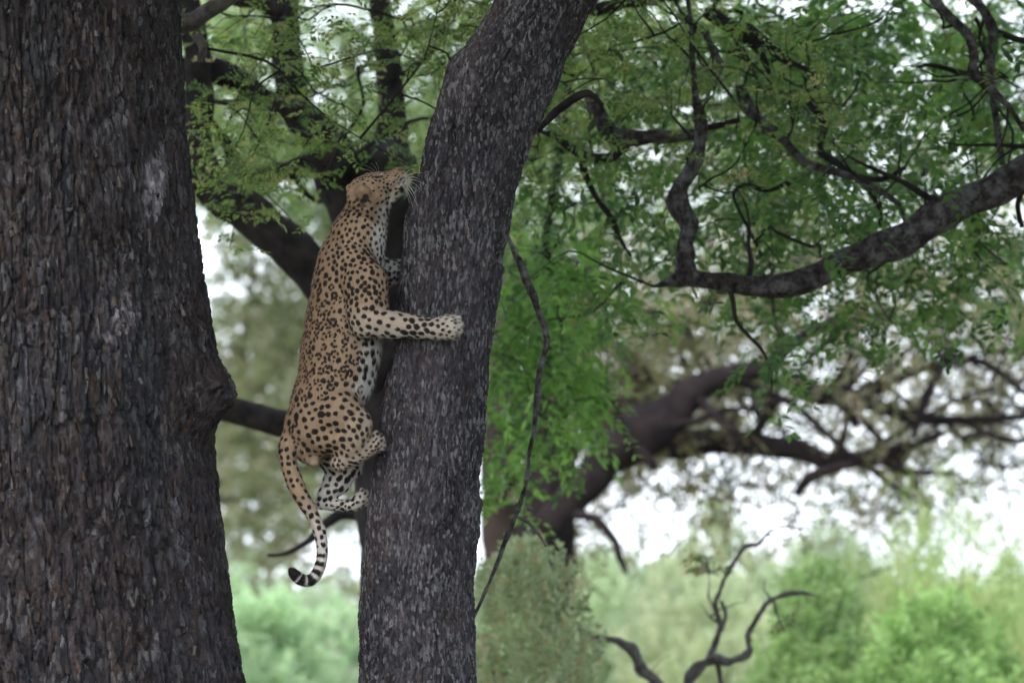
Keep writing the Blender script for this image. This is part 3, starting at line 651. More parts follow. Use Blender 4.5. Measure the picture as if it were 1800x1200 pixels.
# ================= bushes
def bush(name, label, px, Y, w_px, top_py, n, cols, wts, seed, wisp=1.0, leaf=(.22, .08, .02), spread=2.2, nstem=9, stem=M_WOOD_BROWN, grp=None, arch=None):
    r = np.random.default_rng(seed)
    base = P(px, 1200, Y); base = np.array([base[0], Y, 0.0]); H = P(px, top_py, Y)[2]; W = w_px * S(Y)
    t = thing(name, label, 'bush', tuple(base), grp or {'shrub': 'dusty shrubs behind the leaning tree', 'wispy_bush': 'feathery pale bushes in the background', 'leafy_bush': 'leafy green bushes in the background'}[name])
    tips = []
    for k in range(nstem):
        a = r.uniform(0, 2 * math.pi); q = math.sqrt(r.uniform(.02, 1)); ox, oy = math.cos(a) * q * W * .85, math.sin(a) * q * spread * .8
        h = H * (1 - .35 * q * q) * r.uniform(.7, 1.0)
        pts = np.array([[base[0] + ox * .15, Y + oy * .15, 0, .03], [base[0] + ox * .35, Y + oy * .4, h * .35, .022], [base[0] + ox * .7, Y + oy * .8, h * .7, .014], [base[0] + ox, Y + oy, h, .005]])
        V, F, cap, cc = tube_geo(pts, 6, .1, seed + k)
        mesh_obj('stem', V, np.concatenate([F[:, [0, 1, 2]], F[:, [0, 2, 3]], cap]), stem, t)
        tips.append(cc)
    # plume centres near stems and through the mound
    m = int(n * 1.9)
    a = r.uniform(0, 2 * math.pi, m); q = np.sqrt(r.uniform(0, 1, m))
    x = base[0] + np.cos(a) * q * W; y = Y + np.sin(a) * q * spread
    top = H * (1 - .42 * q**2.2) * (1 + .34 * n2(x, y, .8, .8, seed))
    z = top * (1 - r.uniform(0, 1, m) ** 1.6 * .97)
    p = np.stack([x, y, np.maximum(z, .1)], -1)
    k = fbm(p, .8, seed + 5, 3, .6); p = p[k > np.quantile(k, .47)][:n]; n = len(p)
    if wisp > 1.2:      # long wands rising out of the mound, leafy towards their tips
        nw = 130; aw = r.uniform(0, 6.28, nw); qw = np.sqrt(r.uniform(0, 1, nw)); hw = H * (1.06 - .40 * qw**2) * r.uniform(.7, 1.12, nw)
        kk = r.integers(0, nw, n // 2); tt = r.uniform(.25, 1, n // 2) ** .8; sprd = .25 + .75 * tt ** 1.5
        pw = np.stack([base[0] + np.cos(aw[kk]) * qw[kk] * W * sprd, Y + np.sin(aw[kk]) * qw[kk] * spread * sprd, hw[kk] * tt], -1) + r.normal(0, .07, (n // 2, 3))
        p = np.vstack([p[: n - n // 2] * np.array([1, 1, .78]), pw]); n = len(p)
    out = p - np.array([base[0], Y, H * .2]); out /= np.linalg.norm(out, axis=1)[:, None]
    d = out * .55 + np.array([0, 0, wisp]) + r.normal(0, .35, (n, 3))
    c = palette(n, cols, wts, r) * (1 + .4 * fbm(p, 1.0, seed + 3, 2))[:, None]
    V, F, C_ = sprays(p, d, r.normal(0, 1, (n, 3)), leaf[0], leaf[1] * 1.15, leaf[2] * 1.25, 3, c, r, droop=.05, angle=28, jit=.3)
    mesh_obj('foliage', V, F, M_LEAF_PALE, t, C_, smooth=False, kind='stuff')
    return t
PALE = [(.35, .46, .20), (.43, .53, .27), (.26, .37, .14), (.47, .48, .27)]
LEAFY = [(.24, .37, .14), (.30, .44, .18), (.16, .27, .09)]
DUSTY = [(.34, .40, .27), (.26, .33, .20), (.36, .35, .23), (.36, .29, .19)]
bush('shrub', 'dusty grey-green shrub with browned twig tips at the foot of the leaning tree', 925, 9.5, 150, 1035, 2400, DUSTY, [4, 4, 2, .6], 71, .6, (.16, .06, .022), 1.0)
bush('shrub', 'low dusty shrub in front of the spreading tree trunk', 865, 14, 110, 970, 2200, [(.30, .38, .26), (.24, .32, .20)], [1, 1], 72, .6, (.18, .07, .022), 1.2)
bush('wispy_bush', 'tall feathery light green bush at the right edge, its plumes rising highest', 1660, 23, 215, 925, 8000, PALE, [4, 2, 3, .7], 73, 1.5, (.22, .10, .013), 2.2, 16)
bush('wispy_bush', 'feathery bush right of the frame edge behind the tallest one', 1850, 27, 160, 905, 4600, PALE, [3, 3, 3, 1], 74, 1.4, (.26, .11, .015), 2.4, 12)
bush('leafy_bush', 'dense fresh green bush low at the bottom right corner', 1640, 19, 170, 1105, 4200, LEAFY, [3, 2, 3], 75, .5, (.22, .085, .035), 1.8, 10)
bush('leafy_bush', 'rounded green bush low right of the dead branches', 1440, 21, 130, 1075, 3600, [(.26, .39, .16), (.32, .44, .20), (.19, .31, .11)], [3, 2, 3], 76, .6, (.22, .085, .035), 1.6, 10)
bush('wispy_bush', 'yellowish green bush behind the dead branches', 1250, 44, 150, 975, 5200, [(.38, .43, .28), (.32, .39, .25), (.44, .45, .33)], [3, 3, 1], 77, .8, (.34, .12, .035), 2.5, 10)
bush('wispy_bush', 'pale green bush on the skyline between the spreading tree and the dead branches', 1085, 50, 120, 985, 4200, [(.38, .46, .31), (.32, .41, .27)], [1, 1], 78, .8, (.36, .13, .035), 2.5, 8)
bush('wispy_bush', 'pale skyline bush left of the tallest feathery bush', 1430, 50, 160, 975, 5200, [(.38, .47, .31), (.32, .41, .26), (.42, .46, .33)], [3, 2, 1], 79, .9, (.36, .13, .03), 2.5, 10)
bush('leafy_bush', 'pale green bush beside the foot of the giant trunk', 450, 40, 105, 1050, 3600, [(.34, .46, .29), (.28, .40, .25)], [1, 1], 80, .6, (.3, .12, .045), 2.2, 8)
bush('leafy_bush', 'fresh green bush below the leopard tail', 560, 48, 90, 1075, 3600, [(.30, .44, .27), (.35, .45, .31), (.38, .40, .34)], [2, 2, 1], 81, .6, (.3, .12, .045), 2.2, 8)
def thicket():
    r = np.random.default_rng(90); n = 13000
    x = r.uniform(-30, 34, n); y = r.uniform(64, 86, n)
    H = 2.5 + .9 * n2(x, y, 5, 5, 91) + .5 * n2(x, y, 1.5, 1.5, 92)
    z = H * (1 - r.uniform(0, 1, n) ** 1.8)
    p = np.stack([x, y, np.maximum(z, .1)], -1)
    c = palette(n, [(.36, .44, .30), (.30, .38, .25), (.40, .44, .32)], [2, 2, 1], r)
    V, F, C_ = sprays(p, np.array([0, 0, 1.]) + r.normal(0, .5, (n, 3)), r.normal(0, 1, (n, 3)), .5, .22, .09, 3, c, r, angle=40)
    o = mesh_obj('thicket', V, F, M_LEAF_PALE, None, C_, smooth=False, kind='stuff')
    o['label'] = 'distant pale green thicket along the skyline behind all the bushes'; o['category'] = 'thicket'
thicket()

# ================= dead branches low at the right
YD = 10.0
dead = thing('dead_tree', 'bare dead grey snag with curved branches among the green bushes', 'dead tree', (P(1180, 1730, YD)[0], YD, 0))
DW = M_WOOD_GREY
limb(dead, [(1185, 1740, 16.3), (1200, 1500, 13.3), (1190, 1300, 11.8), (1200, 1225, 10.4), (1222, 1180, 8.9), (1250, 1160, 8.9), (1290, 1160, 8.1), (1318, 1145, 6.7), (1316, 1115, 5.9), (1332, 1085, 5.2), (1350, 1058, 5.2), (1385, 1043, 5.2), (1415, 1042, 3.7), (1442, 1048, 1.5)], YD, DW, 'trunk', .5, 12)
limb(dead, [(1195, 1300, 10.4), (1170, 1225, 10.4), (1150, 1195, 9.6), (1125, 1172, 10.4), (1110, 1140, 9.6), (1080, 1125, 7.4), (1045, 1120, 6.7), (1015, 1105, 3.7)], YD + .2, DW, 'branch', .5, 12)
limb(dead, [(1245, 1165, 6.7), (1258, 1130, 5.2), (1266, 1095, 5.2), (1258, 1062, 4.4), (1268, 1030, 3.7), (1290, 990, 3.7), (1308, 962, 3.7), (1335, 955, 3.0), (1352, 935, 3.0), (1380, 925, 2.2), (1410, 930, 1.5)], YD + .3, DW, 'branch', .5, 10)
limb(dead, [(1268, 1110, 3.0), (1275, 1080, 3.0), (1268, 1055, 3.0)], YD + .3, DW, 'branch', .2, 8)
limb(dead, [(1360, 1055, 3.0), (1368, 1085, 2.2), (1378, 1110, 1.5)], YD, DW, 'branch', .2, 8)
limb(dead, [(1262, 1160, 5.2), (1268, 1200, 4.4), (1280, 1260, 3.7)], YD + .1, DW, 'branch', .2, 8)
ramify(dead, 12, DW, 68, (.12, .42), share=.5, which=[0, 1, 2])
pd = P(rng.uniform(1225, 1262, 26), rng.uniform(972, 1010, 26), YD + .3)
pe = P(rng.uniform(1370, 1400, 14), rng.uniform(1080, 1105, 14), YD)
crown(dead, np.vstack([pd, pe]), 99, .10, .045, .02, 3, [(.10, .14, .07), (.20, .13, .08)], [2, 1], name='withered_leaves')
twig_mesh(dead, P(np.array([1240, 1250, 1228, 1375, 1390, 1340, 1180, 1420]), np.array([985, 1000, 1003, 1095, 1100, 905, 1150, 905]), YD + .2), DW, .006, 7)

# ================= crowns of the trees above the frame (unseen, enlarged to shade the scene)
def overhead(tree, cx, cy, rx, ry, z0, z1, n, seed, cols):
    r = np.random.default_rng(seed); a = r.uniform(0, 2 * math.pi, n); q = np.sqrt(r.uniform(0, 1, n))
    p = np.stack([cx + np.cos(a) * q * rx, cy + np.sin(a) * q * ry, r.uniform(z0, z1, n)], -1)
    k = fbm(p, 1.0, seed, 3); p = p[k > np.quantile(k, .45)]
    # nothing of it may hang into the camera's view from in front of the leopard
    lim = 2 + (p[:, 1] + 23) * math.tan(R(6.9)) + .15
    p = p[p[:, 2] > lim]
    crown(tree, p, seed, .35, .20, .11, 2, cols, [1] * len(cols), name='crown', up=.1)
GR = [(.06, .11, .035), (.09, .14, .045)]
overhead(giant, -5, -2, 11, 11, 6, 10, 26000, 201, GR)
overhead(lean, 3.5, -1, 7, 9, 5.8, 9, 14000, 202, GR)
overhead(tC, 9, 3, 7, 9, 5.5, 9, 14000, 203, GR)

# ==================================================================== LEOPARD
def leopard():
    k_ = S(0)
    PR = []   # prims: a, b, ra, rb, ysc, k, region
    def pr(a, b, reg, ysc=1.0, k=.022):
        PR.append((P(a[0], a[1], a[2]), P(b[0], b[1], b[2]), a[3] * k_, b[3] * k_, ysc, k, reg))
    def chain(pts, reg, ysc=1.0, k=.02):
        for a, b in zip(pts[:-1], pts[1:]): pr(a, b, reg, ysc, k)
    # torso
    chain([(645, 362, -.02, 33), (628, 412, -.03, 44), (614, 460, -.03, 52), (610, 510, -.03, 60), (606, 560, -.04, 65), (598, 620, -.04, 68), (590, 665, -.05, 64), (575, 700, -.06, 58), (556, 745, -.07, 54)], 'torso', .86, .03)
    pr((640, 420, -.02, 33), (634, 480, -.02, 40), 'chest', .8, .03)
    pr((548, 768, -.07, 46), (545, 785, -.07, 30), 'rump', .95, .03)
    # near fore limb
    chain([(622, 462, -.10, 36), (642, 500, -.15, 40), (646, 545, -.18, 36), (640, 566, -.19, 27)], 'shoulder', .85, .014)
    chain([(645, 566, -.19, 26), (690, 570, -.225, 23), (735, 576, -.248, 18.5), (766, 578, -.262, 17.5)], 'foreleg', .95, .012)
    chain([(772, 578, -.262, 18.5), (788, 576, -.262, 21)], 'paw', .85, .012)
    for (x, y, yy) in ((800, 561, -.245), (804, 570, -.262), (804, 581, -.262), (798, 590, -.246)):
        pr((788, y * .6 + 577 * .4, -.26, 10), (x, y, yy, 7.6), 'paw', 1, .006)
    pr((778, 566, -.25, 8), (786, 558, -.235, 6), 'paw', 1, .008)
    # far fore limb reaching behind the trunk
    chain([(640, 470, .05, 38), (672, 480, .11, 25), (700, 478, .17, 20), (735, 472, .245, 19)], 'farfore', 1, .02)
    chain([(735, 472, .245, 20), (768, 466, .27, 20)], 'farfore', 1, .02)
    # near hind limb
    chain([(566, 735, -.11, 46), (597, 726, -.15, 42), (625, 742, -.170, 29)], 'thigh', .85, .016)
    pr((570, 762, -.12, 38), (612, 770, -.16, 28), 'thigh', .85, .016)
    chain([(624, 752, -.17, 26), (615, 785, -.15, 22), (597, 812, -.135, 16)], 'shank', .9, .016)
    chain([(595, 816, -.135, 13.5), (622, 803, -.14, 15), (645, 789, -.14, 15)], 'foot', .95, .010)
    chain([(652, 785, -.14, 16), (660, 774, -.13, 15)], 'foot', 1, .010)
    for (x, y, yy) in ((660, 764, -.155), (668, 770, -.135), (671, 780, -.125), (667, 790, -.13)):
        pr((655, 780, -.14, 9), (x, y, yy, 7), 'foot', 1, .006)
    # far hind limb
    chain([(566, 770, .0, 40), (592, 800, .03, 32), (615, 815, .05, 24)], 'farthigh', .85, .025)
    chain([(612, 820, .05, 23), (592, 846, .045, 24), (575, 868, .04, 16), (564, 882, .035, 10)], 'farshank', .75, .014)
    chain([(563, 885, .035, 9.5), (595, 888, .035, 11), (622, 886, .035, 12.5)], 'farfoot', .95, .008)
    chain([(628, 882, .035, 13), (636, 872, .035, 12)], 'farfoot', 1, .008)
    for (x, y, yy) in ((636, 862, .01), (643, 867, .02), (645, 877, .03), (640, 885, .04)):
        pr((632, 876, .03, 8), (x, y, yy, 5.6), 'farfoot', 1, .005)
    # scrotum
    pr((544, 806, -.10, 8), (552, 811, -.118, 9), 'scrotum', 1, .005)
    # tail
    tl = [(516, 772, -.08, 22), (505, 795, -.10, 17), (509, 820, -.11, 14.5), (518, 847, -.12, 13.5), (531, 874, -.12, 12.5), (547, 900, -.12, 11), (560, 927, -.12, 10), (566, 953, -.12, 9.5), (566, 980, -.12, 9.2), (561, 1000, -.12, 9.2), (552, 1015, -.12, 9.6), (540, 1021, -.12, 9.6), (527, 1017, -.12, 9.6), (519, 1010, -.125, 9.6), (514, 1004, -.125, 8)]
    tp = catmull([[*P(a, b, c), r_ * k_] for a, b, c, r_ in tl], lambda L, r: 3)
    for a, b in zip(tp[:-1], tp[1:]): PR.append((a[:3], b[:3], a[3], b[3], 1.0, .006, 'tail'))
    # head
    H0 = -.03
    pr((641, 340, H0, 30), (652, 334, H0, 28), 'head', .95, .02)
    pr((655, 330, H0, 25), (684, 319, H0, 17), 'head', .95, .018)
    pr((662, 314, H0, 9), (700, 304, H0, 8), 'head', 1.1, .012)
    for s in (-1, 1):
        pr((650, 350, H0 + s * .035, 20), (668, 345, H0 + s * .03, 14), 'head', .9, .018)
        pr((694, 314, H0 + s * .014, 11), (706, 311, H0 + s * .014, 10), 'muzzle', 1, .008)
        pr((661, 313, H0 + s * .038, 7), (675, 309, H0 + s * .026, 5), 'head', 1, .010)
    pr((697, 300, H0, 6), (703, 299, H0, 4.5), 'muzzle', 1.6, .006)
    pr((664, 352, H0, 20), (700, 331, H0, 11), 'throat', .9, .014)
    pr((702, 329, H0, 10), (713, 320, H0, 7.5), 'chin', 1.1, .008)
    pr((668, 362, H0, 17), (650, 405, -.03, 26), 'throat', .85, .02)
    # ears: thick rounded flaps
    pr((639, 346, H0 - .070, 7.5), (637, 334, H0 - .090, 9), 'ear', .62, .005)
    pr((632, 345, H0 - .066, 6), (630, 337, H0 - .080, 7), 'ear', .62, .005)
    pr((646, 345, H0 - .070, 6), (644, 336, H0 - .088, 7), 'ear', .62, .005)
    pr((622, 338, H0 + .062, 7), (615, 331, H0 + .068, 7.5), 'ear', .62, .006)

    h = .0047
    A = np.array([p[0] for p in PR]); B = np.array([p[1] for p in PR]); RA = np.array([max(p[2], p[3]) for p in PR])
    lo = np.minimum(A, B).min(0) - .2; hi = np.maximum(A, B).max(0) + .2
    lo = np.array([(np.minimum(A[:, i], B[:, i]) - RA).min() for i in range(3)]) - .04
    hi = np.array([(np.maximum(A[:, i], B[:, i]) + RA).max() for i in range(3)]) + .04
    N = np.ceil((hi - lo) / h).astype(int)
    D = np.full(N, .06, np.float32)
    def dist(q, p):
        a, b, ra, rb, ysc, k, reg = p
        sv = np.array([1, 1 / ysc, 1]); ab = (b - a) * sv; ap = (q - a) * sv
        t = np.clip((ap @ ab) / (ab @ ab + 1e-12), 0, 1)
        return (np.linalg.norm(ap - t[..., None] * ab, axis=-1) - (ra + t * (rb - ra))) * (ysc if ysc < 1 else 1)
    for p in PR:
        a, b, ra, rb, ysc, k, reg = p
        rm = max(ra, rb) * max(1, ysc) + .055
        i0 = np.clip(((np.minimum(a, b) - rm - lo) / h).astype(int), 0, N); i1 = np.clip(((np.maximum(a, b) + rm - lo) / h).astype(int) + 1, 0, N)
        g = np.stack(np.meshgrid(*[lo[i] + np.arange(i0[i], i1[i]) * h for i in range(3)], indexing='ij'), -1)
        d = dist(g, p).astype(np.float32); sl = tuple(slice(i0[i], i1[i]) for i in range(3)); e = D[sl]
        m = np.clip(k - np.abs(d - e), 0, None) / k
        D[sl] = np.minimum(d, e) - m * m * k * .25
    def carve(c, rad, k=.004):
        c = np.array(c); rad = np.array(rad); rm = rad.max() + .02
        i0 = np.clip(((c - rm - lo) / h).astype(int), 0, N); i1 = np.clip(((c + rm - lo) / h).astype(int) + 1, 0, N)
        g = np.stack(np.meshgrid(*[lo[i] + np.arange(i0[i], i1[i]) * h for i in range(3)], indexing='ij'), -1)
        d = -(np.linalg.norm((g - c) / rad, axis=-1) - 1) * rad.min(); sl = tuple(slice(i0[i], i1[i]) for i in range(3))
        D[sl] = np.maximum(D[sl], d)
    carve(P(642, 348, H0 - .100), (.017, .021, .016))            # ear cup, opening forward-down
    carve(P(708, 322, H0), (.022, .045, .0035))                   # mouth line
    carve(P(712, 317, H0), (.012, .03, .0035))
    # keep the body out of the trunk: subtract the leaning trunk for the near paws (contact flattening)
    # ---- surface nets
    ins = D < 0
    s8 = sum(ins[a:N[0] - 1 + a, b:N[1] - 1 + b, c:N[2] - 1 + c].astype(np.int8) for a in (0, 1) for b in (0, 1) for c in (0, 1))
    ci = np.argwhere((s8 > 0) & (s8 < 8))
    corner = {(a, b, c): D[ci[:, 0] + a, ci[:, 1] + b, ci[:, 2] + c] for a in (0, 1) for b in (0, 1) for c in (0, 1)}
    acc = np.zeros((len(ci), 3)); cnt = np.zeros(len(ci))
    for a in corner:
        for ax in range(3):
            if a[ax] == 0:
                b = list(a); b[ax] = 1; b = tuple(b); va, vb = corner[a], corner[b]
                m = (va < 0) != (vb < 0); t = np.where(m, va / np.where(m, va - vb, 1), 0)
                pt = np.array(a, float)[None].repeat(len(ci), 0); pt[:, ax] += t
                acc += pt * m[:, None]; cnt += m
    V = lo + (ci + acc / cnt[:, None]) * h
    idx = np.full(N, -1, np.int32); idx[ci[:, 0], ci[:, 1], ci[:, 2]] = np.arange(len(ci))
    Fs = []
    for ax in range(3):
        o1, o2 = [(1, 2), (2, 0), (0, 1)][ax]
        s0 = [slice(None)] * 3; s1 = [slice(None)] * 3; s0[ax] = slice(0, -1); s1[ax] = slice(1, None)
        chg = ins[tuple(s0)] != ins[tuple(s1)]; e = np.argwhere(chg)
        e = e[(e[:, o1] > 0) & (e[:, o2] > 0)]
        def cell(d1, d2):
            q = e.copy(); q[:, o1] -= d1; q[:, o2] -= d2; return idx[q[:, 0], q[:, 1], q[:, 2]]
        f = np.stack([cell(0, 0), cell(1, 0), cell(1, 1), cell(0, 1)], -1)
        flip = ~ins[e[:, 0], e[:, 1], e[:, 2]]; f[flip] = f[flip][:, ::-1]
        Fs.append(f)
    F = np.vstack(Fs); F = F[(F >= 0).all(1)]
    # smoothing
    E = np.vstack([F[:, [0, 1]], F[:, [1, 2]], F[:, [2, 3]], F[:, [3, 0]]])
    def lap(Vv, lam):
        s_ = np.zeros_like(Vv); c_ = np.zeros(len(Vv))
        for k in range(3):
            s_[:, k] = np.bincount(E[:, 0], Vv[E[:, 1], k], len(Vv)) + np.bincount(E[:, 1], Vv[E[:, 0], k], len(Vv))
        c_ = np.bincount(E[:, 0], minlength=len(Vv)) + np.bincount(E[:, 1], minlength=len(Vv))
        return Vv + lam * (s_ / c_[:, None] - Vv)
    for _ in range(3): V = lap(V, .5)
    def normals(Vv):
        fn = np.cross(Vv[F[:, 2]] - Vv[F[:, 0]], Vv[F[:, 3]] - Vv[F[:, 1]]); nn = np.zeros_like(Vv)
        for j in range(4):
            for k in range(3): nn[:, k] += np.bincount(F[:, j], fn[:, k], len(Vv))
        return nn / (np.linalg.norm(nn, axis=1)[:, None] + 1e-12)
    NN = normals(V)
    # muscle relief: gentle folds
    V = V + NN * (.0060 * fbm(V, .10, 5, 2) + .0012 * fbm(V, .02, 7, 2))[:, None]
    def refine(V, F, NN, sel):
        f = F[sel]; keep = F[~sel]; n0 = len(V)
        e = np.sort(np.vstack([f[:, [0, 1]], f[:, [1, 2]], f[:, [2, 3]], f[:, [3, 0]]]), 1)
        ue, inv = np.unique(e, axis=0, return_inverse=True); inv = inv.ravel(); m_ = len(f)
        em = n0 + inv.reshape(4, m_); cm = n0 + len(ue) + np.arange(m_)
        V2 = np.vstack([V, V[ue].mean(1), V[f].mean(1)]); N2 = np.vstack([NN, NN[ue].mean(1), NN[f].mean(1)])
        q = [np.stack([f[:, k], em[k], cm, em[k - 1]], -1) for k in range(4)]
        return V2, np.vstack([keep] + q), N2 / np.linalg.norm(N2, axis=1)[:, None]
    hc = V[F].mean(1); hp = P(665, 335, -.03); pp = P(795, 577, -.26)
    V, F, NN = refine(V, F, NN, (np.linalg.norm((hc - hp) * np.array([1, .8, 1]), axis=1) < .165) | (np.linalg.norm(hc - pp, axis=1) < .06) | (NN[F].mean(1)[:, 1] < -.12))
    hs = np.linalg.norm((V[F].mean(1) - hp) * np.array([1, .8, 1]), axis=1) < .14
    V, F, NN = refine(V, F, NN, hs & (NN[F].mean(1)[:, 1] < .1))
    # ---- photo-space coordinates of the vertices, for anatomy landmarks
    dv = V - CAM; t_ = dv @ FW; PX = 900 + (dv[:, 0] / t_) / K; PY = 600 - ((dv @ UP) / t_) / K
    # ---- region weights
    regs = sorted(set(p[6] for p in PR)); Wt = {r_: np.zeros(len(V)) for r_ in regs}; flow = np.zeros((len(V), 3))
    for p in PR:
        d = dist(V, p); wgt = np.exp(-np.maximum(d, 0) / .010); Wt[p[6]] = np.maximum(Wt[p[6]], wgt)
        f = p[1] - p[0]
        if p[6] in ('head', 'muzzle'): f = -f
        flow += wgt[:, None] * f / (np.linalg.norm(f) + 1e-9)
    tot = sum(Wt.values()); 
    for r_ in regs: Wt[r_] = Wt[r_] / tot
    flow -= NN * np.sum(flow * NN, 1)[:, None]; flow /= np.linalg.norm(flow, axis=1)[:, None] + 1e-9
    par = {  # spacing px, blob radius px, rosette share, elongation
        'torso': (18, 4.7, .95, 1.1), 'chest': (14, 3.9, .0, 1.3), 'rump': (20, 4.6, .1, 1.1), 'shoulder': (13.5, 4.1, .0, 1.2),
        'foreleg': (17.5, 4.9, .0, 1.25), 'paw': (10, 2.6, 0, 1.1), 'farfore': (14, 4.5, 0, 1.2), 'thigh': (18.5, 5.1, .0, 1.15),
        'shank': (13.5, 3.9, 0, 1.25), 'foot': (9, 2.4, 0, 1.2), 'farthigh': (20, 5.0, 0, 1.7), 'farshank': (17, 4.3, 0, 1.4), 'farfoot': (10.5, 3.0, 0, 1.2),
        'scrotum': (20, .1, 0, 1), 'tail': (16, 4.0, 0, 1.2), 'head': (7.8, 2.1, 0, 1.1), 'muzzle': (8, 1.1, 0, 1.5), 'throat': (10.5, 2.7, 0, 1.4), 'chin': (20, 1.0, 0, 1), 'ear': (60, .5, 0, 1)}
    def field(i): return sum(Wt[r_] * par[r_][i] for r_ in regs)
    SP, BR, RS, EL = field(0), field(1), field(2), field(3)
    # along the torso the pattern changes: fine dots on the nape, rosettes on the flank, blotches on the haunch
    wt = Wt['torso'] + Wt['chest'] + Wt['shoulder'] * .6
    nape = sstep(480, 420, PY) * np.clip(wt * 1.5, 0, 1)
    SP = SP * (1 - nape) + 12.5 * nape; BR = BR * (1 - nape) + 3.4 * nape; RS = RS * (1 - sstep(540, 480, PY))
    mid_ = Wt['torso'] * (1 - nape) * sstep(555, 500, PY); SP = SP * (1 - mid_) + 15.5 * mid_
    haunch = sstep(690, 740, PY) * Wt['torso']; RS = RS * (1 - .7 * sstep(690, 740, PY)); BR = BR + haunch * .3
    # whiteness: belly, throat, inner limbs
    white = np.zeros(len(V))
    axx = smooth_interp(PY, [340, 412, 460, 510, 560, 620, 665, 700, 745, 800], [655, 628, 614, 610, 606, 598, 590, 575, 556, 548])
    axr = smooth_interp(PY, [340, 412, 460, 510, 560, 620, 665, 700, 745, 800], [30, 44, 52, 60, 65, 68, 64, 58, 54, 46])
    ubel = (PX - axx) / axr
    white += (Wt['torso'] + Wt['chest']) * sstep(.42, .88, ubel + .10 * (NN[:, 0]) + .1 * fbm(V, .06, 3, 2))
    white += Wt['throat'] * sstep(.15, .75, NN[:, 0] * .8 - NN[:, 2] * .6) + Wt['chin'] * .95 + Wt['muzzle'] * sstep(.1, .6, NN[:, 0] - NN[:, 2] * .4) * .7
    white += (Wt['farfore'] * .85 + Wt['farthigh'] * .75 + Wt['farshank'] * .85 + Wt['farfoot'] * .75)
    white += Wt['foreleg'] * (.30 + .45 * sstep(-.2, -.8, NN[:, 2])) + Wt['paw'] * .55 + Wt['shank'] * .25 + Wt['foot'] * .35 + Wt['shoulder'] * .25 * sstep(520, 580, PY)
    white += Wt['thigh'] * .25 * sstep(620, 650, PX) + Wt['tail'] * sstep(860, 960, PY) * .8 + Wt['head'] * sstep(.3, .9, -NN[:, 2]) * .4
    white = np.clip(white, 0, 1)
    belly = (Wt['torso'] + Wt['chest']) * sstep(.45, .8, ubel) * sstep(560, 600, PY)
    SP = SP * (1 - belly) + 22 * belly; BR = BR * (1 - belly) + 6.0 * belly; RS = RS * (1 - belly)
    tan = np.array([.32, .230, .160]); wh = np.array([.62, .61, .60]); dorsal = np.array([.25, .170, .110])
    back = sstep(.1, -.9, ubel) * (Wt['torso'] + Wt['rump'])
    base = tan + (dorsal - tan) * (back * .7)[:, None]
    base = base + (np.array([.33, .235, .160]) - base) * np.clip(Wt['head'] + Wt['ear'], 0, 1)[:, None] * .5
    base = base + (wh - base) * white[:, None]
    base = base + (np.array([.27, .205, .155]) - base) * (Wt['scrotum'] > .5)[:, None]
    base *= (1 + .10 * fbm(V, .03, 21, 3))[:, None]
    # ---- spot placement (dart throwing over the skin)
    r = np.random.default_rng(17)
    cand = r.permutation(len(V))[:60000]; acc_p = np.zeros((9000, 3)); acc_s = np.zeros(9000); acc_i = []; na = 0
    SPm = SP * k_
    for i in cand:
        s_ = SPm[i] * .67
        if s_ > .09: continue
        if na:
            dd = np.linalg.norm(acc_p[:na] - V[i], axis=1)
            if (dd < .5 * (s_ + acc_s[:na])).any(): continue
        acc_p[na] = V[i]; acc_s[na] = s_; acc_i.append(i); na += 1
        if na >= 8999: break
    kd = kdtree.KDTree(len(V))
    for i, v in enumerate(V): kd.insert(v, i)
    kd.balance()
    dark = np.zeros(len(V)); inner = np.zeros(len(V))
    wob = fbm(V, .011, 33, 2)
    def blob(c, f, b, n, rad, el, strength=1.0, arr=None):
        arr = dark if arr is None else arr
        hits = kd.find_range(Vector(c), rad * max(el, 1) * 1.5)
        if not hits: return
        j = np.array([x[1] for x in hits]); dlt = V[j] - c
        q = np.sqrt((dlt @ f / el) ** 2 + (dlt @ b) ** 2 + (dlt @ n) ** 2 * .6) / rad * (1 + .28 * wob[j])
        val = sstep(1.18, .80, q) * (NN[j] @ n > .1) * strength
        arr[j] = np.maximum(arr[j], val)
    bands = [(952, 0), (968, 0), (984, 0)]
    for q_, i in enumerate(acc_i):
        c = V[i]; n = NN[i]; f = flow[i]; b = np.cross(n, f)
        if Wt['tail'][i] > .5 and PY[i] > 975: continue
        rad = BR[i] * k_ * r.uniform(.78, 1.2)
        a_ = r.uniform(0, 6.28); ang = r.normal(0, .35)
        ff = f * math.cos(ang) + b * math.sin(ang); bb = np.cross(n, ff)
        if r.uniform() < RS[i]:
            Rr = SPm[i] * r.uniform(.24, .30); m_ = r.integers(3, 5)
            for k in range(m_):
                if k == 3 and r.uniform() < .25: continue
                th = a_ + k * 2 * math.pi / m_ + r.normal(0, .3); R2 = Rr * r.uniform(.8, 1.15)
                blob(c + (f * math.cos(th) * 1.1 + b * math.sin(th)) * R2, -f * math.sin(th) + b * math.cos(th), f * math.cos(th) + b * math.sin(th), n, rad * r.uniform(.44, .56), r.uniform(1.3, 2.1))
            blob(c, f, b, n, Rr * .95, 1, 1, inner)
        else:
            blob(c, ff, bb, n, rad * r.uniform(.85, 1.05), EL[i] * r.uniform(.85, 1.2))
            if r.uniform() < .15:
                o_ = (f * r.normal(0, 1) + b * r.normal(0, 1)) * rad * .6
                blob(c + o_, ff, bb, n, rad * .65, 1.1)
    # tail bands and black tip
    seg = tp[:, :3]; dT = np.linalg.norm(V[:, None, :] - seg[None, :, :], axis=2) if len(V) < 1 else None
    tm = Wt['tail'] > .5; Vt = V[tm]
    arc = np.concatenate([[0], np.cumsum(np.linalg.norm(np.diff(seg, axis=0), axis=1))])
